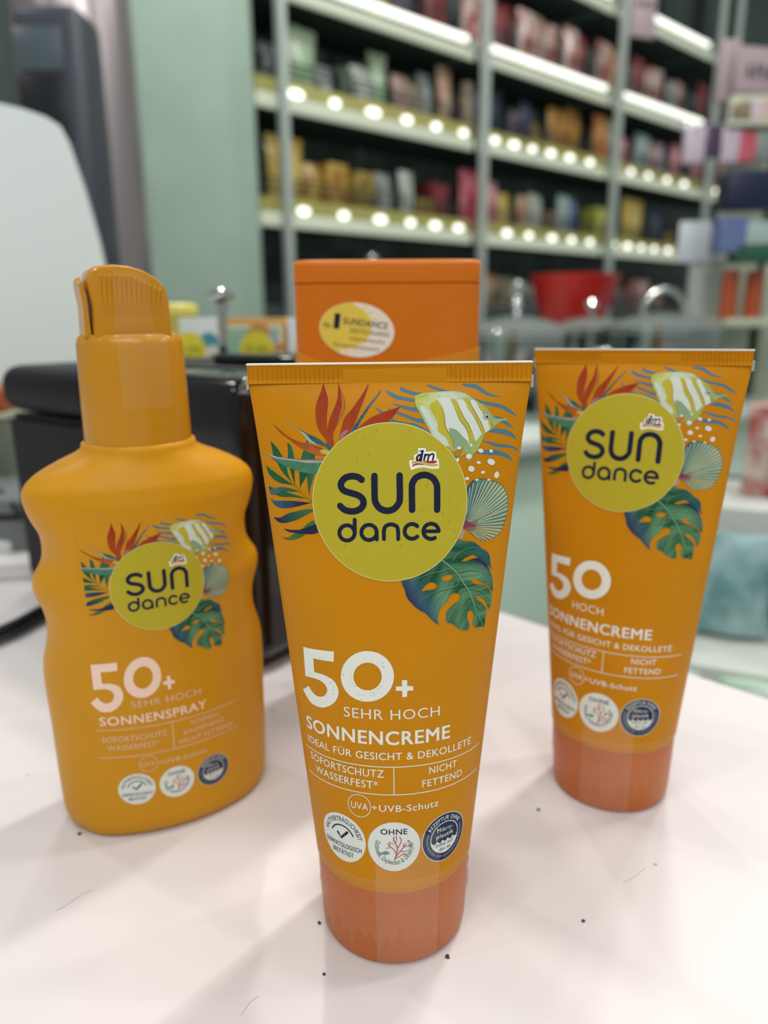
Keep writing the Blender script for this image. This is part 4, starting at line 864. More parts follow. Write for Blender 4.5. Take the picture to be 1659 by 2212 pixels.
ct = empty('sales_counter', (0, 0, FL), 0, 'pinkish white laminate sales counter under the sunscreens', 'counter')
def loc_fix(o): o.location.z -= FL; return o
loc_fix(prism('counter_top', [e0, (-1.6, -.6), (1.35, -.9115) if False else (1.05, -.6115)], -.035, 0, ctm, ct, .0012))
loc_fix(prism('counter_body', [(-1.56, 1.93), (-1.56, -.56), (.93, -.56)], FL, -.0352, mat('counter_front', 'c9c9c0', .5), ct))
# crumbs and fibres lying on the top
cr = mat('dark_crumb', '2b3b3c', .8); hr = mat('fibre', 'a09a94', .7)
for i, (px, py, s, lab) in enumerate(((967, 2068, .0006, 'dark green crumb beside the base of the front tube'), (172, 1802, .0006, 'tiny dark crumb left of the spray bottle base'), (1163, 1750, .0006, 'tiny dark crumb left of the right tube'), (690, 1995, .0005, 'small grey crumb left of the front tube cap'), (1260, 1990, .0005, 'small brown crumb right of the front tube on the counter'), (700, 2105, .0004, 'faint grey speck below the front tube cap'))):
    d = ray(px, py); q = Vector((0, 0, H))+d*(-H/d.z)
    bm = bmesh.new(); bmesh.ops.create_icosphere(bm, subdivisions=2, radius=s)
    for v in bm.verts: v.co *= 1+.5*noise.noise(v.co*2500+Vector((i*7, 0, 0))); v.co.z *= .5
    c = from_bm('crumb', bm, cr, None); c.location = (q.x, q.y, s*.4); tag(c, lab, 'crumb', 'crumbs on the counter')
for i, (a, b_, lab) in enumerate((((1345, 1905), (1395, 1880), 'thin grey fibre on the counter right of the front tube'), ((120, 1965), (200, 1925), 'pale fibre on the counter below the spray bottle'), ((520, 2190), (560, 2150), 'short fibre near the front edge of the view'))):
    pts = []
    for k in range(6):
        t = k/5; d = ray(a[0]+(b_[0]-a[0])*t, a[1]+(b_[1]-a[1])*t+4*math.sin(t*5+i)); q = Vector((0, 0, H))+d*(-H/d.z); pts.append((q.x, q.y, .0001))
    f = tube('fibre', pts, .000035, hr, None, 6); tag(f, lab, 'fibre', 'fibres on the counter')

# ------------------------------------------------------------------ the sun creams
make_tube('yellow orange sun cream tube marked 50+ in front, standing on its salmon cap', (.00186, .16708, 0), .00486, (-.00247, -.00163), False)
make_tube('orange sun cream tube marked 50 HOCH at the right, turned to the left', (.07674, .22416, 0), -.55976, (-.01091, -.00305), True)
make_spray()
make_flip()

# ------------------------------------------------------------------ black receipt printer
blk = mat('matte_black', '101116', .5, spec=.22); gl = mat('gloss_black', '0a0c0e', .08, spec=.5); dk = mat('dark_gap', '08090b', .7)
A = Vector((-.2127, .4177, 0)); Bc = Vector((-.0541, .3017, 0)); ux = (Bc-A).normalized(); rzp = math.atan2(ux.y, ux.x); Wp = (Bc-A).length
pr = empty('receipt_printer', A, rzp, 'black receipt printer with a glossy right half behind the spray bottle', 'printer')
D = .125
def rprism(name, x0, x1, y0, y1, z0, z1, m, bev, seg=5): return box(name, ((x0+x1)/2, (y0+y1)/2, (z0+z1)/2), (x1-x0, y1-y0, z1-z0), m, pr, bev, seg)
bm = bmesh.new(); sec = [(.006, .0), (Wp-.006, 0), (Wp, .012), (Wp, .104), (0, .104), (0, .012)]
a = [bm.verts.new((x, .0015, z)) for x, z in sec]; b2 = [bm.verts.new((x, D, z)) for x, z in sec]
for i in range(6): bm.faces.new((a[i], a[(i+1) % 6], b2[(i+1) % 6], b2[i]))
bm.faces.new(a[::-1]); bm.faces.new(b2); bmesh.ops.bevel(bm, geom=bm.edges[:], offset=.003, segments=4, affect='EDGES')
from_bm('printer_body', bm, blk, pr)
rprism('lid', -.002, .112, -.002, D+.001, .1055, .1305, blk, .0105, 6)
rprism('glossy_cover', .108, Wp+.0015, -.004, D+.001, .004, .1315, gl, .010, 6)
rprism('front_panel', .131, Wp-.004, -.006, .01, .008, .096, blk, .006, 5)
rprism('top_slot', .115, .185, .03, .045, .1313, .1322, dk, .0003, 1)
rprism('top_tray', .112, .19, .055, .10, .131, .137, gl, .0028, 4)
# cable and grey power supply at the far left
cb = mat('cable_black', '15171c', .45)
def gpt(px, py, z=0.): d = ray(px, py); return Vector((0, 0, H))+d*((z-H)/d.z)
pts = [gpt(x, y, .004) for x, y in ((-260, 1470), (-120, 1405), (-20, 1375), (40, 1348), (80, 1325), (130, 1300), (190, 1275))]
c = tube('power_cable', [Vector((*q, 0)) if False else p for p in pts for q in [0]], .0032, cb, None, 12); tag(c, 'thick black cable running across the counter left of the spray bottle', 'cable', 'black cables beside the printer')
c = tube('power_cable', [gpt(x, y, .003) for x, y in ((-260, 1430), (-120, 1400), (-20, 1392), (30, 1372), (80, 1345), (120, 1322))], .0016, cb, None, 10); tag(c, 'thin black cable lying along the thick one on the counter', 'cable', 'black cables beside the printer')
c = tube('power_cable', [at(x, y, Y) for x, y, Y in ((-90, 1040, .50), (-30, 1045, .49), (0, 1068, .48), (20, 1082, .475), (40, 1098, .47), (70, 1120, .47))], .0032, cb, None, 12); tag(c, 'black cable hanging behind the printer at the left edge', 'cable', 'black cables beside the printer')
gy = mat('grey_plastic', '6b7170', .4); wh = mat('white_plastic', 'd8d6d4', .35)
g = empty('cash_terminal', (-.295, .50, 0), .1, 'grey terminal box left of the black printer', 'terminal')
box('housing', (0, 0, .022), (.13, .07, .044), gy, g, .005); box('dark_gap', (0, -.0355, .030), (.12, .002, .004), dk, g, .0005, 1)
g = empty('white_tray', (-.255, .452, 0), .17, 'low white plastic tray on the counter left of the printer', 'tray')
box('tray_base', (0, 0, .003), (.12, .05, .006), wh, g, .002); box('tray_rim', (0, -.023, .008), (.12, .004, .006), wh, g, .0015); box('tray_step', (0, .02, .010), (.12, .008, .010), wh, g, .002)
g = empty('storage_box', (-.36, .56, 0), .05, 'olive grey box with an orange band at the left edge behind the printer', 'box')
box('carton', (0, 0, .0425), (.17, .06, .085), mat('olive_card', '62695a', .6), g, .002); box('pale_rim', (0, 0, .0875), (.172, .062, .005), mat('pale_rim', 'a9ad96', .5), g, .001); box('orange_band', (0, 0, .0985), (.17, .06, .017), mat('orange_band', 'a34f28', .5, var=.15, scale=90), g, .002)

# ------------------------------------------------------------------ big white machine at the left
gw = mat('gloss_white', 'e9f3f1', .12, coat=.3, spec=.5)
wm = empty('white_machine', (-.50, .72, 0), 0, 'large glossy white rounded machine housing behind the black printer', 'machine')
Ym = .70
sil = [at(x, y, Ym) for x, y in ((-420, 190), (-200, 190), (-80, 196), (0, 210), (60, 224), (110, 242), (140, 262), (158, 295), (175, 345), (195, 405), (212, 465), (228, 525), (242, 590), (256, 680), (264, 780), (270, 900))]
pts = [(p.x+.50, p.z) for p in sil]; pts.append((pts[-1][0], 0.001)); pts.append((pts[0][0], .001))
bm = bmesh.new(); K = 10; rows = []
cx = (-.35+.50+pts[0][0])/2; 
for j in range(K+1):
    t = j/K; y = -.02+.26*t; k = 1-.03*(1-min(1, t*4))**2.2
    cz = .2
    rows.append([bm.verts.new((cx+(x-cx)*k-.42*(y+.02), y, cz+(z-cz)*k if z > .01 else z)) for x, z in pts])
n = len(pts)
for p, q in zip(rows, rows[1:]):
    for i in range(n): bm.faces.new((p[i], p[(i+1) % n], q[(i+1) % n], q[i]))
bm.faces.new(rows[0][::-1]); bm.faces.new(rows[-1])
from_bm('housing', bm, gw, wm, sharp=40)
z6 = at(120, 606, .68).z
box('seam', (-.02, -.0202, z6), (.32, .0012, .0016), mat('seam_grey', '9fa5a3', .5), wm)

# ------------------------------------------------------------------ dark tower and metal column behind it
tw = empty('dark_tower', (at(99, 60, 1.3).x, 1.30, FL), 0, 'dark grey standing device with a black panel behind the white machine', 'device')
TZ = at(99, 2, 1.3).z
box('casing', (0, .05, (TZ-FL)/2), (.108, .10, TZ-FL), mat('tower_grey', '2f3540', .4), tw, .02, 5)
box('screen_panel', (-.015, -.001, TZ-FL-.065), (.075, .004, .06), mat('tower_glass', '4a565c', .25), tw, .001)
box('black_panel', (-.015, -.001, TZ-FL-.175), (.075, .004, .15), mat('tower_black', '10141c', .25), tw, .001)
co = empty('metal_column', (-.735, 2.0, FL), 0, 'brushed metal column left of the pale green wall', 'column')
lathe('shaft', [(.14, 0), (.14, 3.4)], mat('brushed_metal', (.36, .32, .33), .32, metal=.85), co, 64); lathe('foot_ring', [(.155, 0), (.155, .04), (.142, .05)], mat('brushed_metal', 'aaaaaa'), co, 48)

# ------------------------------------------------------------------ small sun cream boxes behind the printer
BX = -.10
cols_ = {'a': ('d4dad6', '4f8f9a', 'teal'), 'b': ('cf9a4a', '7fae98', 'orange'), 'c': ('dde0dc', '2f8098', 'white')}
for (x0, x1, kind, lab) in ((385, 474, 'a', 'white and teal sunscreen box left of the orange one, behind the printer'), (478, 614, 'b', 'sunscreen box with an orange top border and yellow sun disc, behind the printer'), (619, 705, 'c', 'white and blue sunscreen box half hidden by the orange flip-top bottle')):
    Yb = .545; l, r_ = at(x0, 687, Yb), at(x1, 687, Yb); cxx = (l.x+r_.x)/2; w = r_.x-l.x; h = l.z
    g = empty('sunscreen_box', (cxx, Yb, 0), 0, lab, 'box', 'sunscreen boxes behind the printer')
    cA, cB, _ = cols_[kind]
    box('carton', (0, .014, h/2), (w, .028, h), mat('carton_'+kind, cA, .45), g, .0006, 2)
    sfx = lambda x, z, off=0.: (x, -off, z)
    P = Print(); Wm, Hm = w*1000/2, h*1000
    if kind == 'b': P.poly([(-Wm+2, Hm-22), (Wm-2, Hm-22), (Wm-2, Hm-5), (-Wm+2, Hm-5)], 0, 'd9d4b8'); P.poly([(-Wm+1, Hm-55), (Wm-4, Hm-55), (Wm-4, Hm-7), (-Wm+1, Hm-7)], 1, '8fb39f'); P.disc(4, Hm-14, 10, 2, 'b98a50'); P.disc(13, Hm-15, 5, 3, '9aa7ac'); P.disc(18, Hm-24, 6, 3, 'c07a3a')
    else:
        P.disc(6, Hm-17, 7, 1, cB); P.disc(Wm*.55, Hm-24, 5, 1, 'cfd2c4'); P.disc(Wm-5, Hm-30, 5, 1, 'a85a4a') if kind == 'a' else None
    dx = -9 if kind == 'a' else (2 if kind == 'b' else 4)
    P.disc(dx, Hm-22, 12.5, 4, 'd2c73c'); P.text('SUN', dx-8, dx+8, Hm-25, 6, 5, '6a7034', .02)
    for i in range(len(P.v)): P.v[i] = (min(max(P.v[i][0], -Wm+.4), Wm-.4), P.v[i][1], P.v[i][2])
    P.build('box_print', sfx, g)
g = empty('yellow_bottle', (*at(380, 700, .62).xy, 0), 0, 'pale yellow bottle with a wide cap left of the sunscreen boxes', 'bottle')
yl = mat('lemon_plastic', 'd2c24e', .4)
hb = at(380, 656, .62).z
lathe('body', [(0, 0), (.014, 0), (.0155, .003), (.0155, hb*.6), (.010, hb-.03), (0, hb-.03)], yl, g, 32); lathe('cap', [(0, hb-.032), (.0095, hb-.032), (.0125, hb-.018), (.0185, hb-.008), (.018, hb-.002), (.015, hb), (0, hb)], mat('lemon_cap', 'd8cd62', .35), g, 32)
chrome = mat('chrome', 'c8ccca', .12, metal=1)
q = at(478, 655, .50); g = empty('tag_holder', (q.x, q.y, 0), 0, 'small chrome price tag holder in front of the sunscreen boxes', 'tag holder')
lathe('stem', [(.0034, 0), (.0034, q.z)], chrome, g, 16); lathe('head', [(0, q.z-.004), (.0045, q.z-.004), (.004, q.z), (.009, q.z+.003), (.0092, q.z+.0045), (.004, q.z+.009), (0, q.z+.0095)], chrome, g, 24); lathe('foot', [(0, 0), (.012, 0), (.012, .002), (.003, .004)], chrome, g, 24)
q2 = at(480, 757, .50); box('clip', (0, -.003, q2.z), (.005, .004, .006), dk, g, .001, 2)

# ------------------------------------------------------------------ lit shelving along the back
steel = mat('galvanised', 'a9b5b0', .45); boardm = mat('shelf_board', '3c4a47', .6); oliv = mat('price_rail_olive', 'a3a058', .5)
lip_glow = mat('shelf_lip_glow', '9aa08e', .5, emit=('dfe9cf', .28)); ledb = mat('led_tube', 'ffffff', .5, emit=('f4fbe8', 1.1)); puck = mat('glow_puck', 'ffffff', .5, emit=('f8fff0', 1.5)); wire = mat('black_wire', '1c2228', .5)
def wp(u, y, z): return P0+WU*u+WN*y+Vector((0, 0, z))
ords = ['first', 'second', 'third', 'fourth', 'fifth', 'sixth', 'seventh', 'eighth', 'ninth', 'tenth', 'eleventh', 'twelfth', 'thirteenth']
post0 = None
for k, lab in enumerate(('leftmost steel shelf post beside the pale green wall', 'steel shelf post second from the left, above the orange flip-top bottle', 'steel shelf post third from the left, above the pots', 'steel shelf post fourth from the left, behind the hanging packs', 'last steel shelf post at the far right behind the display rack')):
    r_ = empty('shelf_post', wp(k, -.056, FL), RZ, lab, 'post', 'steel posts of the back shelving')
    if post0 is None:
        post0 = [box('upright', (0, 0, 1.75), (.027, .034, 3.5), steel, r_, .003, 2), box('foot_plate', (0, 0, .008), (.09, .09, .016), steel, r_, .003, 2)]
    else:
        for c_ in post0:
            d_ = c_.copy(); C.objects.link(d_); d_.parent = r_
r_ = empty('shelf_post', wp(3.13, -.09, FL), RZ, 'second steel post just right of the fourth one', 'post', 'steel posts of the back shelving')
for c_ in post0: d_ = c_.copy(); C.objects.link(d_); d_.parent = r_
LV = {'bottom': .105, 'lower': .458, 'middle': .824, 'top': 1.158, 'highest': 1.55}
bayn = ['left', 'second', 'third', 'fourth']
pk_sp = {'lower': [(.10, .28, .46, .62, .76, .90), (.06, .22, .38, .56, .72, .88), (.1, .24, .38, .52, .68, .84), (.15, .6)],
         'middle': [(.08, .25, .43, .60, .76, .92), (.12, .25, .38, .52, .67, .84), (.08, .22, .4, .6, .8), (.2, .5)]}
for lev, z in LV.items():
    for b_ in range(4):
        x0 = -.075 if b_ == 0 else .02; x1 = .98
        r_ = empty('shelf', wp(b_, 0, z), RZ, f'lit {lev} shelf in the {bayn[b_]} bay of the back shelving', 'shelf', 'lit shelves of the back shelving')
        cx, w = (x0+x1)/2, x1-x0
        box('board', (cx, .20, .045), (w, .38, .02), boardm, r_, .002, 1)
        if lev in ('lower', 'middle', 'bottom'):
            pr_ = box('price_rail', (cx, -.004, .072), (w, .012, .045), oliv if lev != 'bottom' else boardm, r_, .002, 1)
            if lev != 'bottom': box('glowing_lip', (cx, -.008, .024), (w, .018, .046), lip_glow, r_, .004, 2)  # pale shelf lip: light falling on it is put in as emission
            else: box('front_lip', (cx, -.008, .024), (w, .018, .046), boardm, r_, .004, 2)
            for u in (pk_sp[lev][b_] if lev in pk_sp else ()):
                bm = bmesh.new(); lathe_bm(bm, [(0, 0), (.0155, 0), (.0145, .006), (0, .009)], 16)
                bmesh.ops.rotate(bm, cent=(0, 0, 0), matrix=Matrix.Rotation(PI/2, 3, 'X'), verts=bm.verts)
                bmesh.ops.scale(bm, vec=(random.uniform(1.3, 2.3), 1, .85), verts=bm.verts); bmesh.ops.translate(bm, vec=(u, -.012, .058), verts=bm.verts)
                from_bm('bright_oval', bm, puck, pr_)  # glowing ovals set along the price rail
        else:
            box('glowing_lip', (cx, -.008, .018), (w, .018, .036), lip_glow, r_, .004, 2)  # pale lip below the tube, its lit look put in as emission
            tube('light_tube', [(max(x0, 0)+.05, -.02, .062), (x1-.06, -.02, .062)], .013, ledb, r_, 16)
            box('tube_bracket', (x1-.02, -.02, .045), (.03, .03, .03), steel, r_, .004, 1)
        if lev != 'highest':
            bm = bmesh.new()
            for zz in (.12, .14, .16): tube_bm(bm, [(x0+.01, .02, zz), (x1-.01, .02, zz)], .0035, 6)
            for i in range(26):
                x = x0+.01+(w-.02)*i/25; tube_bm(bm, [(x, .02, .095), (x, .0201, .16)], .0022, 6)
            from_bm('wire_fence', bm, wire, r_)
# goods on the shelves
def goods_mesh(kind, seed):
    rr = random.Random(seed); bm = bmesh.new()
    if kind == 'bag':
        n, m_ = 12, 10; F = []; 
        for side in (-1, 1):
            g_ = []
            for j in range(m_+1):
                v = j/m_; row = []
                for i in range(n+1):
                    u = i/n*2-1; t = (1-abs(u)**3)*math.sin(PI*min(max(v*.93+.04, 0), 1))**.5
                    x = u*.5*(1-.08*math.sin(PI*v)+.05*noise.noise(Vector((seed, v*4, 0))))
                    row.append(bm.verts.new((x, side*(.01+.5*t*(.8+.4*noise.noise(Vector((u*2, v*3, seed+side)))))*.62, v+.04*noise.noise(Vector((u*2, seed, 1)))*v)))
                g_.append(row)
            F.append(g_)
            for a_, b2_ in zip(g_, g_[1:]):
                for i in range(n): bm.faces.new((a_[i], a_[i+1], b2_[i+1], b2_[i]))
        a_, b2_ = F
        for j in range(m_):
            for i in (0, n): bm.faces.new((a_[j][i], a_[j+1][i], b2_[j+1][i], b2_[j][i]))
        for i in range(n):
            bm.faces.new((a_[0][i], a_[0][i+1], b2_[0][i+1], b2_[0][i])); bm.faces.new((a_[m_][i], a_[m_][i+1], b2_[m_][i+1], b2_[m_][i]))
    elif kind == 'box':
        box_bm(bm, (0, 0, .5), (1, 1, 1), .03, 2)
    else:
        lathe_bm(bm, [(0, 0), (.46, 0), (.5, .05), (.5, .72), (.42, .82), (.36, .84), (.38, .86), (.38, .98), (.34, 1), (0, 1)], 24)
    bmesh.ops.recalc_face_normals(bm, faces=bm.faces)
    me = bpy.data.meshes.new(kind); bm.to_mesh(me); bm.free()
    for p in me.polygons: p.use_smooth = True
    me.set_sharp_from_angle(angle=math.radians(40)); return me
GM = {k: [goods_mesh(k, s) for s in range(3 if k == 'bag' else 1)] for k in ('bag', 'box', 'jar')}
PAL = {'green': ('8fb88a', 'c7d3c0'), 'dark grey': ('3a4046', '5d6266'), 'pale grey': ('a9b3ad', '737c7c'), 'white': ('c9d0c6', '8f9c8e'), 'pinkish beige': ('b58f84', '8d7a68'), 'beige': ('a39478', '6c6450'), 'cream': ('c4bb98', 'a05a3c'),
       'dark purple': ('2c2638', '51405a'), 'navy': ('1e2740', '3c4660'), 'mustard': ('b98a2a', '8a5a20'), 'orange': ('c46a1c', 'd0a060'), 'pink': ('c2687a', 'd8a8a8'), 'crimson': ('a0283e', 'c76878'), 'teal grey': ('7d9a9c', 'a8b8b4'), 'lavender': ('a497ad', 'c4b6c0'),
       'yellow': ('c8b04c', '9a6a2c'), 'pale yellow': ('d0c070', 'c8a84c'), 'gold': ('b39a3a', '6a6030'), 'lime': ('9aa232', 'c0bc60'), 'red': ('96302c', 'c8b8b0'), 'dark red': ('5c1e26', '8a3a3a'), 'red and white': ('a03630', 'd4ccc4'), 'tan': ('9a8058', '5e5240'), 'black': ('1a1e24', '34383c'), 'blue': ('2c3c78', '6a7aa0'), 'dark green': ('22402f', '4c6c50'), 'bright red': ('b81e16', 'd03020')}
def gmat(c): return mat('goods_'+c.replace(' ', '_'), lin(PAL[c][0]), .24, col2=PAL[c][1], scale=2.6)
def good(me, name, colour, loc, rz, s, label, cat, group):
    o = me.copy() if False else bpy.data.objects.new(name, me.copy()); C.objects.link(o)
    o.data.materials.clear(); o.data.materials.append(gmat(colour)); o.location = loc; o.rotation_euler = (0, 0, rz); o.scale = s
    return tag(o, label, cat, group)
# (colour, kind, width, height) from left to right
ROWS = {('middle', 0): [('dark grey', 'bag', .10, .15), ('green', 'bag', .17, .22), ('pale grey', 'bag', .09, .14), ('dark green', 'bag', .07, .14), ('white', 'bag', .12, .16), ('green', 'bag', .09, .22), ('pinkish beige', 'bag', .10, .16), ('beige', 'bag', .09, .15), ('pale grey', 'bag', .08, .2), ('cream', 'bag', .08, .24)],
 ('middle', 1): [('beige', 'jar', .07, .2), ('dark purple', 'bag', .12, .2), ('navy', 'bag', .11, .22), ('dark purple', 'bag', .09, .15), ('navy', 'bag', .1, .2), ('gold', 'bag', .08, .14), ('mustard', 'bag', .15, .2), ('mustard', 'bag', .15, .23)],
 ('middle', 2): [('orange', 'bag', .14, .25), ('white', 'bag', .14, .25), ('pink', 'bag', .10, .18), ('teal grey', 'bag', .16, .2), ('red', 'bag', .09, .18), ('lavender', 'bag', .12, .2), ('pink', 'bag', .1, .2)],
 ('middle', 3): [('pink', 'bag', .15, .25), ('lavender', 'bag', .15, .25), ('crimson', 'bag', .13, .2), ('white', 'bag', .13, .2)],
 ('lower', 0): [('pale yellow', 'bag', .16, .22), ('yellow', 'bag', .10, .16), ('yellow', 'box', .10, .17), ('gold', 'box', .09, .15), ('dark grey', 'bag', .07, .1), ('pale grey', 'bag', .09, .17), ('white', 'bag', .08, .18), ('gold', 'box', .09, .10), ('dark red', 'box', .11, .16)],
 ('lower', 1): [('crimson', 'bag', .16, .22), ('pink', 'bag', .12, .2), ('pale yellow', 'bag', .1, .17), ('cream', 'bag', .09, .16), ('white', 'bag', .13, .18), ('tan', 'box', .08, .12), ('teal grey', 'bag', .11, .19), ('blue', 'bag', .08, .19)],
 ('lower', 2): [('lime', 'box', .10, .16), ('pinkish beige', 'bag', .11, .17), ('dark green', 'box', .07, .09), ('pale yellow', 'bag', .22, .25), ('black', 'box', .12, .15), ('blue', 'bag', .12, .18), ('yellow', 'bag', .08, .1)],
 ('lower', 3): [('dark grey', 'box', .15, .15), ('white', 'bag', .14, .2), ('blue', 'bag', .14, .2)],
 ('top', 0): [('black', 'box', .14, .18), ('dark purple', 'bag', .14, .2), ('black', 'box', .12, .2), ('gold', 'bag', .10, .22), ('dark purple', 'bag', .14, .2), ('dark red', 'box', .12, .22)],
 ('top', 1): [('red', 'bag', .13, .27), ('red and white', 'bag', .12, .25), ('dark red', 'bag', .13, .28), ('red and white', 'bag', .12, .22), ('pinkish beige', 'bag', .11, .26), ('red', 'bag', .13, .24), ('red and white', 'bag', .12, .26), ('dark red', 'bag', .10, .22)],
 ('top', 2): [('red', 'bag', .13, .27), ('cream', 'bag', .10, .26), ('red and white', 'bag', .12, .24), ('dark red', 'bag', .12, .22), ('red', 'bag', .14, .2), ('red and white', 'bag', .13, .26), ('pale grey', 'bag', .1, .18), ('red', 'bag', .12, .2)],
 ('top', 3): [('dark red', 'bag', .14, .24), ('red and white', 'bag', .14, .22), ('dark purple', 'bag', .14, .2), ('red', 'bag', .14, .2)],
 ('bottom', 1): [('pink', 'jar', .10, .12), ('cream', 'bag', .15, .16), ('beige', 'bag', .14, .15), ('pale grey', 'box', .12, .12), ('dark grey', 'bag', .12, .10), ('teal grey', 'bag', .14, .14)],
 ('bottom', 2): [('dark grey', 'box', .12, .14), ('dark red', 'box', .12, .14), ('teal grey', 'bag', .1, .12), ('red', 'box', .12, .16), ('dark grey', 'bag', .15, .1), ('cream', 'jar', .08, .14)],
 ('bottom', 0): [('dark green', 'bag', .14, .12), ('teal grey', 'box', .12, .12), ('dark grey', 'bag', .14, .14), ('green', 'bag', .14, .10)]}
KN = {'bag': ('goods_bag', 'bag'), 'box': ('goods_box', 'box'), 'jar': ('goods_jar', 'jar')}
for (lev, b_), row in ROWS.items():
    tot = sum(r_[2] for r_ in row); gap = (.94-tot)/(len(row)+1); x = .03
    for i, (c_, k_, w, h) in enumerate(row):
        x += gap+w/2; dz = LV[lev]+.0551
        good(GM[k_][i % len(GM[k_])], KN[k_][0], c_, wp(b_+x, .115+.02*((i*7) % 3), dz), RZ+(.1*math.sin(i*2.1) if k_ == 'bag' else 0), (w, .10 if k_ != 'jar' else w, min(h*1.2, .27)),
             f'{c_} {k_} on the {lev} lit shelf, {bayn[b_]} bay, {ords[i]} from its left post', KN[k_][1], f'packs on the {lev} lit shelf of the back shelving')
        x += w/2
# ceiling bulkhead and dark upper wall seen at the top right
box('trim_1', (3.2, 4.6, 2.35), (1.6, .5, .12), mat('green_bulkhead', '5c8a70', .5), None, .01)['kind'] = 'structure'
for i in range(3):
    g = wall(f'trim_{i+2}', 3.3+i*.55, 3.36+i*.55, .50, 1.66, 2.6, mat('dark_mullion', '262c2c', .6)); 

# ------------------------------------------------------------------ hanging category signs
def sign(px0, px1, py0, py1, Y, rz, lab, bars):
    a_, b2_ = at(px0, py0, Y), at(px1, py1, Y); w, h = abs(b2_.x-a_.x), abs(a_.z-b2_.z)
    g = empty('hanging_sign', ((a_.x+b2_.x)/2, Y, (a_.z+b2_.z)/2), rz, lab, 'sign', 'pink hanging signs')
    box('panel', (0, 0, 0), (w, .02, h), mat('sign_pink', 'a08f94', .5), g, .004, 2)
    bm = bmesh.new(); n = bars[0]
    for i in range(n):
        x = -w*.5*bars[1]+w*bars[1]*(i+.5)/n; hh = bars[3]
        box_bm(bm, (x+bars[4]*w, -.0112, bars[2]*h), (w*bars[1]/n*.34, .002, hh*h)); box_bm(bm, (x+bars[4]*w+w*bars[1]/n*.28, -.0112, bars[2]*h+(.3 if i % 2 else -.3)*hh*h), (w*bars[1]/n*.5, .002, hh*h*.3))
    from_bm('dark_lettering', bm, mat('sign_ink', '343a46', .5), g, smooth=False)
sign(1362, 1416, -30, 82, 3.3, .35, 'small pink hanging sign with dark lettering near the top edge', (6, .8, .14, .15, 0))
sign(1580, 1760, 108, 208, 1.9, .25, 'large pink sign with dark lettering above the right display rack', (8, .80, -.02, .26, -.02))
q = at(1572, 155, 1.92); box('side_panel', (0, 0, 0), (.045, .02, .13), mat('sign_pink', 'a08f94', .5), None, .003, 2).location = q
ob = bpy.data.objects['side_panel']; tag(ob, 'narrow pink side board beside the large pink sign', 'sign')

# ------------------------------------------------------------------ display rack at the right: posts, packs, tall boxes, cans
IZ = -.04
rk = empty('display_rack', (0, 0, IZ), 0, 'pale display rack at the right carrying packs and cans', 'rack')
def rbox(name, px0, px1, py0, py1, Y, th, m, parent=None, bev=.003, **k):
    a_, b2_ = at(px0, py0, Y), at(px1, py1, Y)
    if py1 > 850: b2_.z = IZ+.0005
    loc = Vector(((a_.x+b2_.x)/2, Y+th/2, (a_.z+b2_.z)/2))
    if parent:
        return box(name, (loc.x, loc.y, loc.z-parent.location.z), (abs(b2_.x-a_.x), th, abs(a_.z-b2_.z)), m, parent, bev, 2)
    o = box(name, (0, 0, 0), (abs(b2_.x-a_.x), th, abs(a_.z-b2_.z)), m, None, bev, 2); o.location = loc; return tag(o, **k)
rackm = mat('rack_cream', 'b4bba8', .45)
rbox('post', 1583, 1600, 205, 900, 1.86, .02, rackm, rk); rbox('post', 1700, 1716, 205, 900, 1.86, .02, rackm, rk)
rbox('shelf', 1575, 1760, 688, 706, 1.62, .26, rackm, rk); rbox('shelf', 1575, 1760, 260, 270, 1.66, .22, rackm, rk); rbox('back_panel', 1590, 1760, 215, 900, 1.90, .01, mat('rack_back', '39423f', .6), rk)
rbox('hook_bar', 1478, 1760, 268, 274, 1.70, .008, chrome, rk, .001)
G_ = 'packs on the right display rack'
def gm(c): return gmat(c)
for i, (x0, x1, y0, y1, c_, lab) in enumerate(((1484, 1522, 272, 352, 'lavender', 'lavender blister pack hanging leftmost under the rack bar'), (1526, 1558, 268, 338, 'dark purple', 'dark purple pack hanging second on the rack bar'), (1562, 1596, 276, 352, 'lavender', 'lavender pack hanging right of the dark purple one'), (1600, 1632, 282, 350, 'crimson', 'crimson pack hanging on the rack bar right of the lavender packs'), (1634, 1668, 268, 345, 'pale grey', 'pale grey pack hanging at the right edge of the picture'))):
    rbox('hanging_pack', x0, x1, y0, y1, 1.66+.004*i, .022, gm(c_), label=lab, cat='pack', group=G_, bev=.006)
for x0, x1, c_, lab in ((1600, 1622, 'beige', 'narrow beige pack standing under the large pink sign'), (1626, 1646, 'lavender', 'lavender pack standing under the large pink sign'), (1650, 1670, 'red', 'red pack under the large pink sign at the edge')):
    rbox('small_pack', x0, x1, 216, 259, 1.70, .04, gm(c_), label=lab, cat='pack', group=G_)
rbox('navy_box', 1578, 1690, 366, 450, 1.60, .06, mat('navy_card', '111a38', .4), label='large dark navy box on the right display rack', cat='box', bev=.004)
rbox('blue_pack', 1560, 1612, 470, 545, 1.60, .05, gm('blue'), label='blue and white pack below the navy box', cat='pack', group=G_); rbox('teal_pack', 1614, 1700, 478, 528, 1.60, .05, gm('teal grey'), label='pale teal pack beside the blue one below the navy box', cat='pack', group=G_)
rbox('green_tray', 1594, 1700, 530, 566, 1.60, .05, mat('deep_green', '1f5540', .45), label='deep green box under the pale teal pack', cat='box')
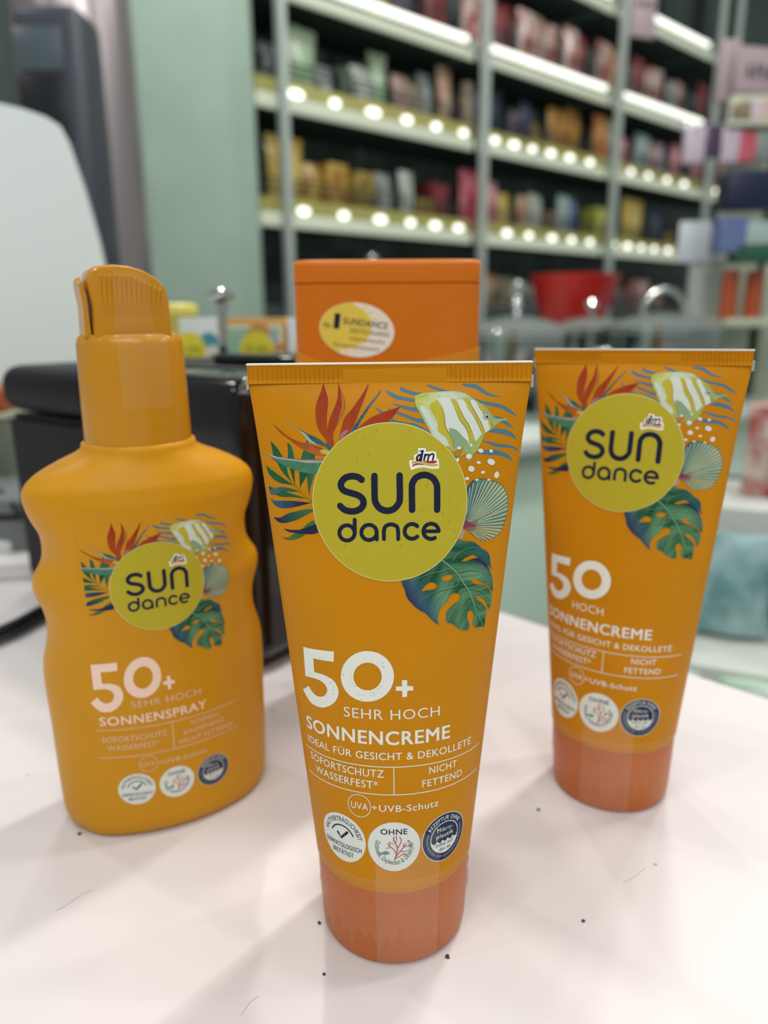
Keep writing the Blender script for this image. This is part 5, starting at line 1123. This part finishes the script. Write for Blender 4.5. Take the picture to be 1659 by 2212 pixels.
for x0, lab in ((1560, 'left of the two orange brown cans on the display rack'), (1612, 'right of the two orange brown cans on the display rack')):
    Y = 1.64; a_, b2_ = at(x0, 688, Y), at(x0+47, 582, Y); rr_ = (b2_.x-a_.x)/2; hh = b2_.z-a_.z
    c_ = empty('spray_can', ((a_.x+b2_.x)/2, Y+rr_, a_.z), 0, lab, 'can', 'orange brown cans')
    lathe('can_body', [(0, 0), (rr_, 0), (rr_, hh*.86), (0, hh*.86)], mat('can_rust', 'ae5230', .3, metal=.2), c_, 32); lathe('cap', [(0, hh*.86), (rr_*.97, hh*.86), (rr_*.97, hh*.97), (rr_*.8, hh), (0, hh)], mat('can_cap', 'a8563a', .35), c_, 32)
sg = empty('card_stand', (0, 0, IZ), 0, 'pale grey stand holding a white price card in front of the shelves', 'stand')
rbox('stand_post', 1500, 1536, 560, 900, 1.75, .03, mat('stand_grey', 'a3ada5', .4), sg); rbox('price_card', 1470, 1556, 478, 566, 1.745, .004, mat('card_white', 'c3ccd2', .3), sg, .001)
rbox('yellow_tag', 1553, 1566, 492, 520, 1.744, .004, mat('tag_yellow', 'b5ab3e', .5), sg, .001)

# ------------------------------------------------------------------ island table with pots
isl = empty('island_table', (.20, 1.19, FL), math.radians(35), 'low island table with a pale green front and white top carrying pots', 'table')
box('table_top', (.675, .52, IZ-FL-.012), (1.65, 1.08, .024), mat('island_white', 'c4ccc6', .3), isl, .004, 2); box('front_panel', (.675, .13, (IZ-FL-.026)/2), (1.61, .22, IZ-FL-.026), mat('island_green', 'cfe6d4', .5), isl, .003, 2)
potm = mat('pot_steel', '9ca6a2', .08, metal=1); glassm = mat('lid_glass', (.35, .4, .38), .05, metal=.3, alpha=.45); knobm = mat('knob_steel', 'd8dcda', .05, metal=1)
def pot(px, rim_y, Y, r, zr, lab, knob='ball', stack=False):
    q = at(px, rim_y, Y); g = empty('cooking_pot', (q.x, Y, IZ+.0006), 0, lab, 'pot', 'steel pots with glass lids'); h = max(q.z-IZ, .05)
    lathe('pot_body', [(0, 0), (r*.94, 0), (r, .008), (r, h-.006), (r*1.03, h-.002), (r*1.03, h), (r*.97, h), (r*.965, .01), (0, .008)], potm, g, 64)
    ld = lathe('lid', [(r*1.0, h+.001), (r*1.01, h+.004), (r*.93, h+.012), (r*.6, h+.026), (r*.2, h+.034), (0, h+.035), (0, h+.032), (r*.6, h+.023), (r*.95, h+.006)], glassm, g, 64)
    lathe('lid_rim', [(r*.99, h+.0005), (r*1.035, h+.001), (r*1.035, h+.006), (r*.99, h+.007)], knobm, ld, 64)
    if knob == 'ball': lathe('lid_knob', [(0, h+.035), (.006, h+.035), (.005, h+.048), (.013, h+.056), (.0155, h+.064), (.013, h+.071), (0, h+.074)], knobm, ld, 32)
    elif knob == 'tall': lathe('lid_knob', [(0, h+.035), (.008, h+.035), (.006, h+.046), (.012, h+.053), (.009, h+.060), (.007, h+.070), (.013, h+.078), (.0155, h+.088), (.013, h+.098), (0, h+.102)], knobm, ld, 32)
    else: tube('lid_handle', [(-.045, 0, h+.03), (-.04, 0, h+.055), (-.025, 0, h+.075), (0, 0, h+.083), (.025, 0, h+.075), (.04, 0, h+.055), (.045, 0, h+.03)], .0065, knobm, ld, 12)
    for s in (-1, 1): tube('side_handle', [(s*r*.98, -.035, h*.72), (s*(r+.028), -.03, h*.74), (s*(r+.034), 0, h*.75), (s*(r+.028), .03, h*.74), (s*r*.98, .035, h*.72)], .0055, knobm, g, 10)
pot(1115, 722, 1.50, .105, 0, 'steel pot with a tall stacked lid knob, right of the orange flip-top bottle', 'tall')
pot(1275, 715, 1.88, .10, 0, 'steel pot with a round lid knob, middle of the three big pots', 'ball')
pot(1430, 712, 1.64, .118, 0, 'widest steel pot with an arched lid handle', 'arch')
pot(805, 632, 2.15, .09, 0, 'steel pot mostly hidden behind the orange flip-top bottle', 'tall')
# red bowl
q = at(1238, 660, 2.2); g = empty('red_bowl', (q.x, q.y, IZ+.0005), 0, 'bright red wide bowl behind the pots', 'bowl')
lathe('bowl', [(0, q.z-.04), (.05, q.z-.04), (.09, q.z+.0), (.125, q.z+.12), (.12, q.z+.122), (.085, q.z+.01), (0, q.z-.03)], mat('gloss_red', 'b01a14', .25), g, 48); lathe('bowl_stand', [(.045, 0), (.05, q.z-.041)], mat('stand_dark', '33393a', .5), g, 24)

# ------------------------------------------------------------------ stepped display at the far right with teal packs
sd = empty('stepped_display', (.46, .705, FL), -.45, 'white stepped display stand at the right behind the right tube', 'display')
wsh = mat('display_white', 'c6cbc4', .35)
steps = [(-.050, .09), (-.185, -.02), (-.275, -.12)]
for z, y in steps:
    box('shelf', (.05, y, z-FL), (.5, .15, .016), wsh, sd, .002, 2); box('price_rail', (.05, y-.077, z-FL-.012), (.5, .006, .040), mat('display_rail', 'd4d8d2', .25), sd, .001, 1)
for s in (-1, 1): box('side_wall', (.05+s*.258, -.01, .41), (.014, .36, .82), wsh, sd, .002, 1)
box('back_wall', (.05, .172, .43), (.5, .01, .86), mat('display_back', '30383a', .6), sd)
Msd = Matrix.Translation((.46, .705, FL)) @ Matrix.Rotation(-.45, 4, 'Z')
def on(x, y, z): return Msd @ Vector((x, y, z-FL))
G2 = 'packs on the stepped display'
for i, (x, w, h, c_, lab) in enumerate(((-.16, .06, .09, 'pale grey', 'pale bluish pack on the upper step of the white display, leftmost'), (-.06, .08, .10, 'red and white', 'red and white round label pack on the upper step of the white display'), (.04, .08, .09, 'dark grey', 'dark pack on the upper step at the right edge'))):
    good(GM['box'][0], 'small_pack', c_, on(x, .09, -.0405), -.45, (w, .05, h), lab, 'pack', G2)
tl = [(-.19, .07, .10), (-.10, .085, .12), (-.01, .08, .115), (.08, .08, .11)]
PAL['teal'] = ('6f9ca0', 'a5c4c6'); PAL['mint'] = ('b8d8b8', 'd6e2e4')
for i, (x, w, h) in enumerate(tl): good(GM['bag'][i % 3], 'teal_bag', 'teal', on(x, -.02, -.172), -.45+.1*i, (w, .06, h*.9), f'pale teal pouch on the middle step of the white display, {ords[i]} from the left', 'pouch', G2)
for i in range(5): good(GM['bag'][i % 3], 'mint_bag', 'mint', on(-.16+.1*i, -.12, -.262), -.45, (.085, .06, .085), f'pale mint green pouch on the lowest step of the white display, {ords[i]} from the left', 'pouch', G2)
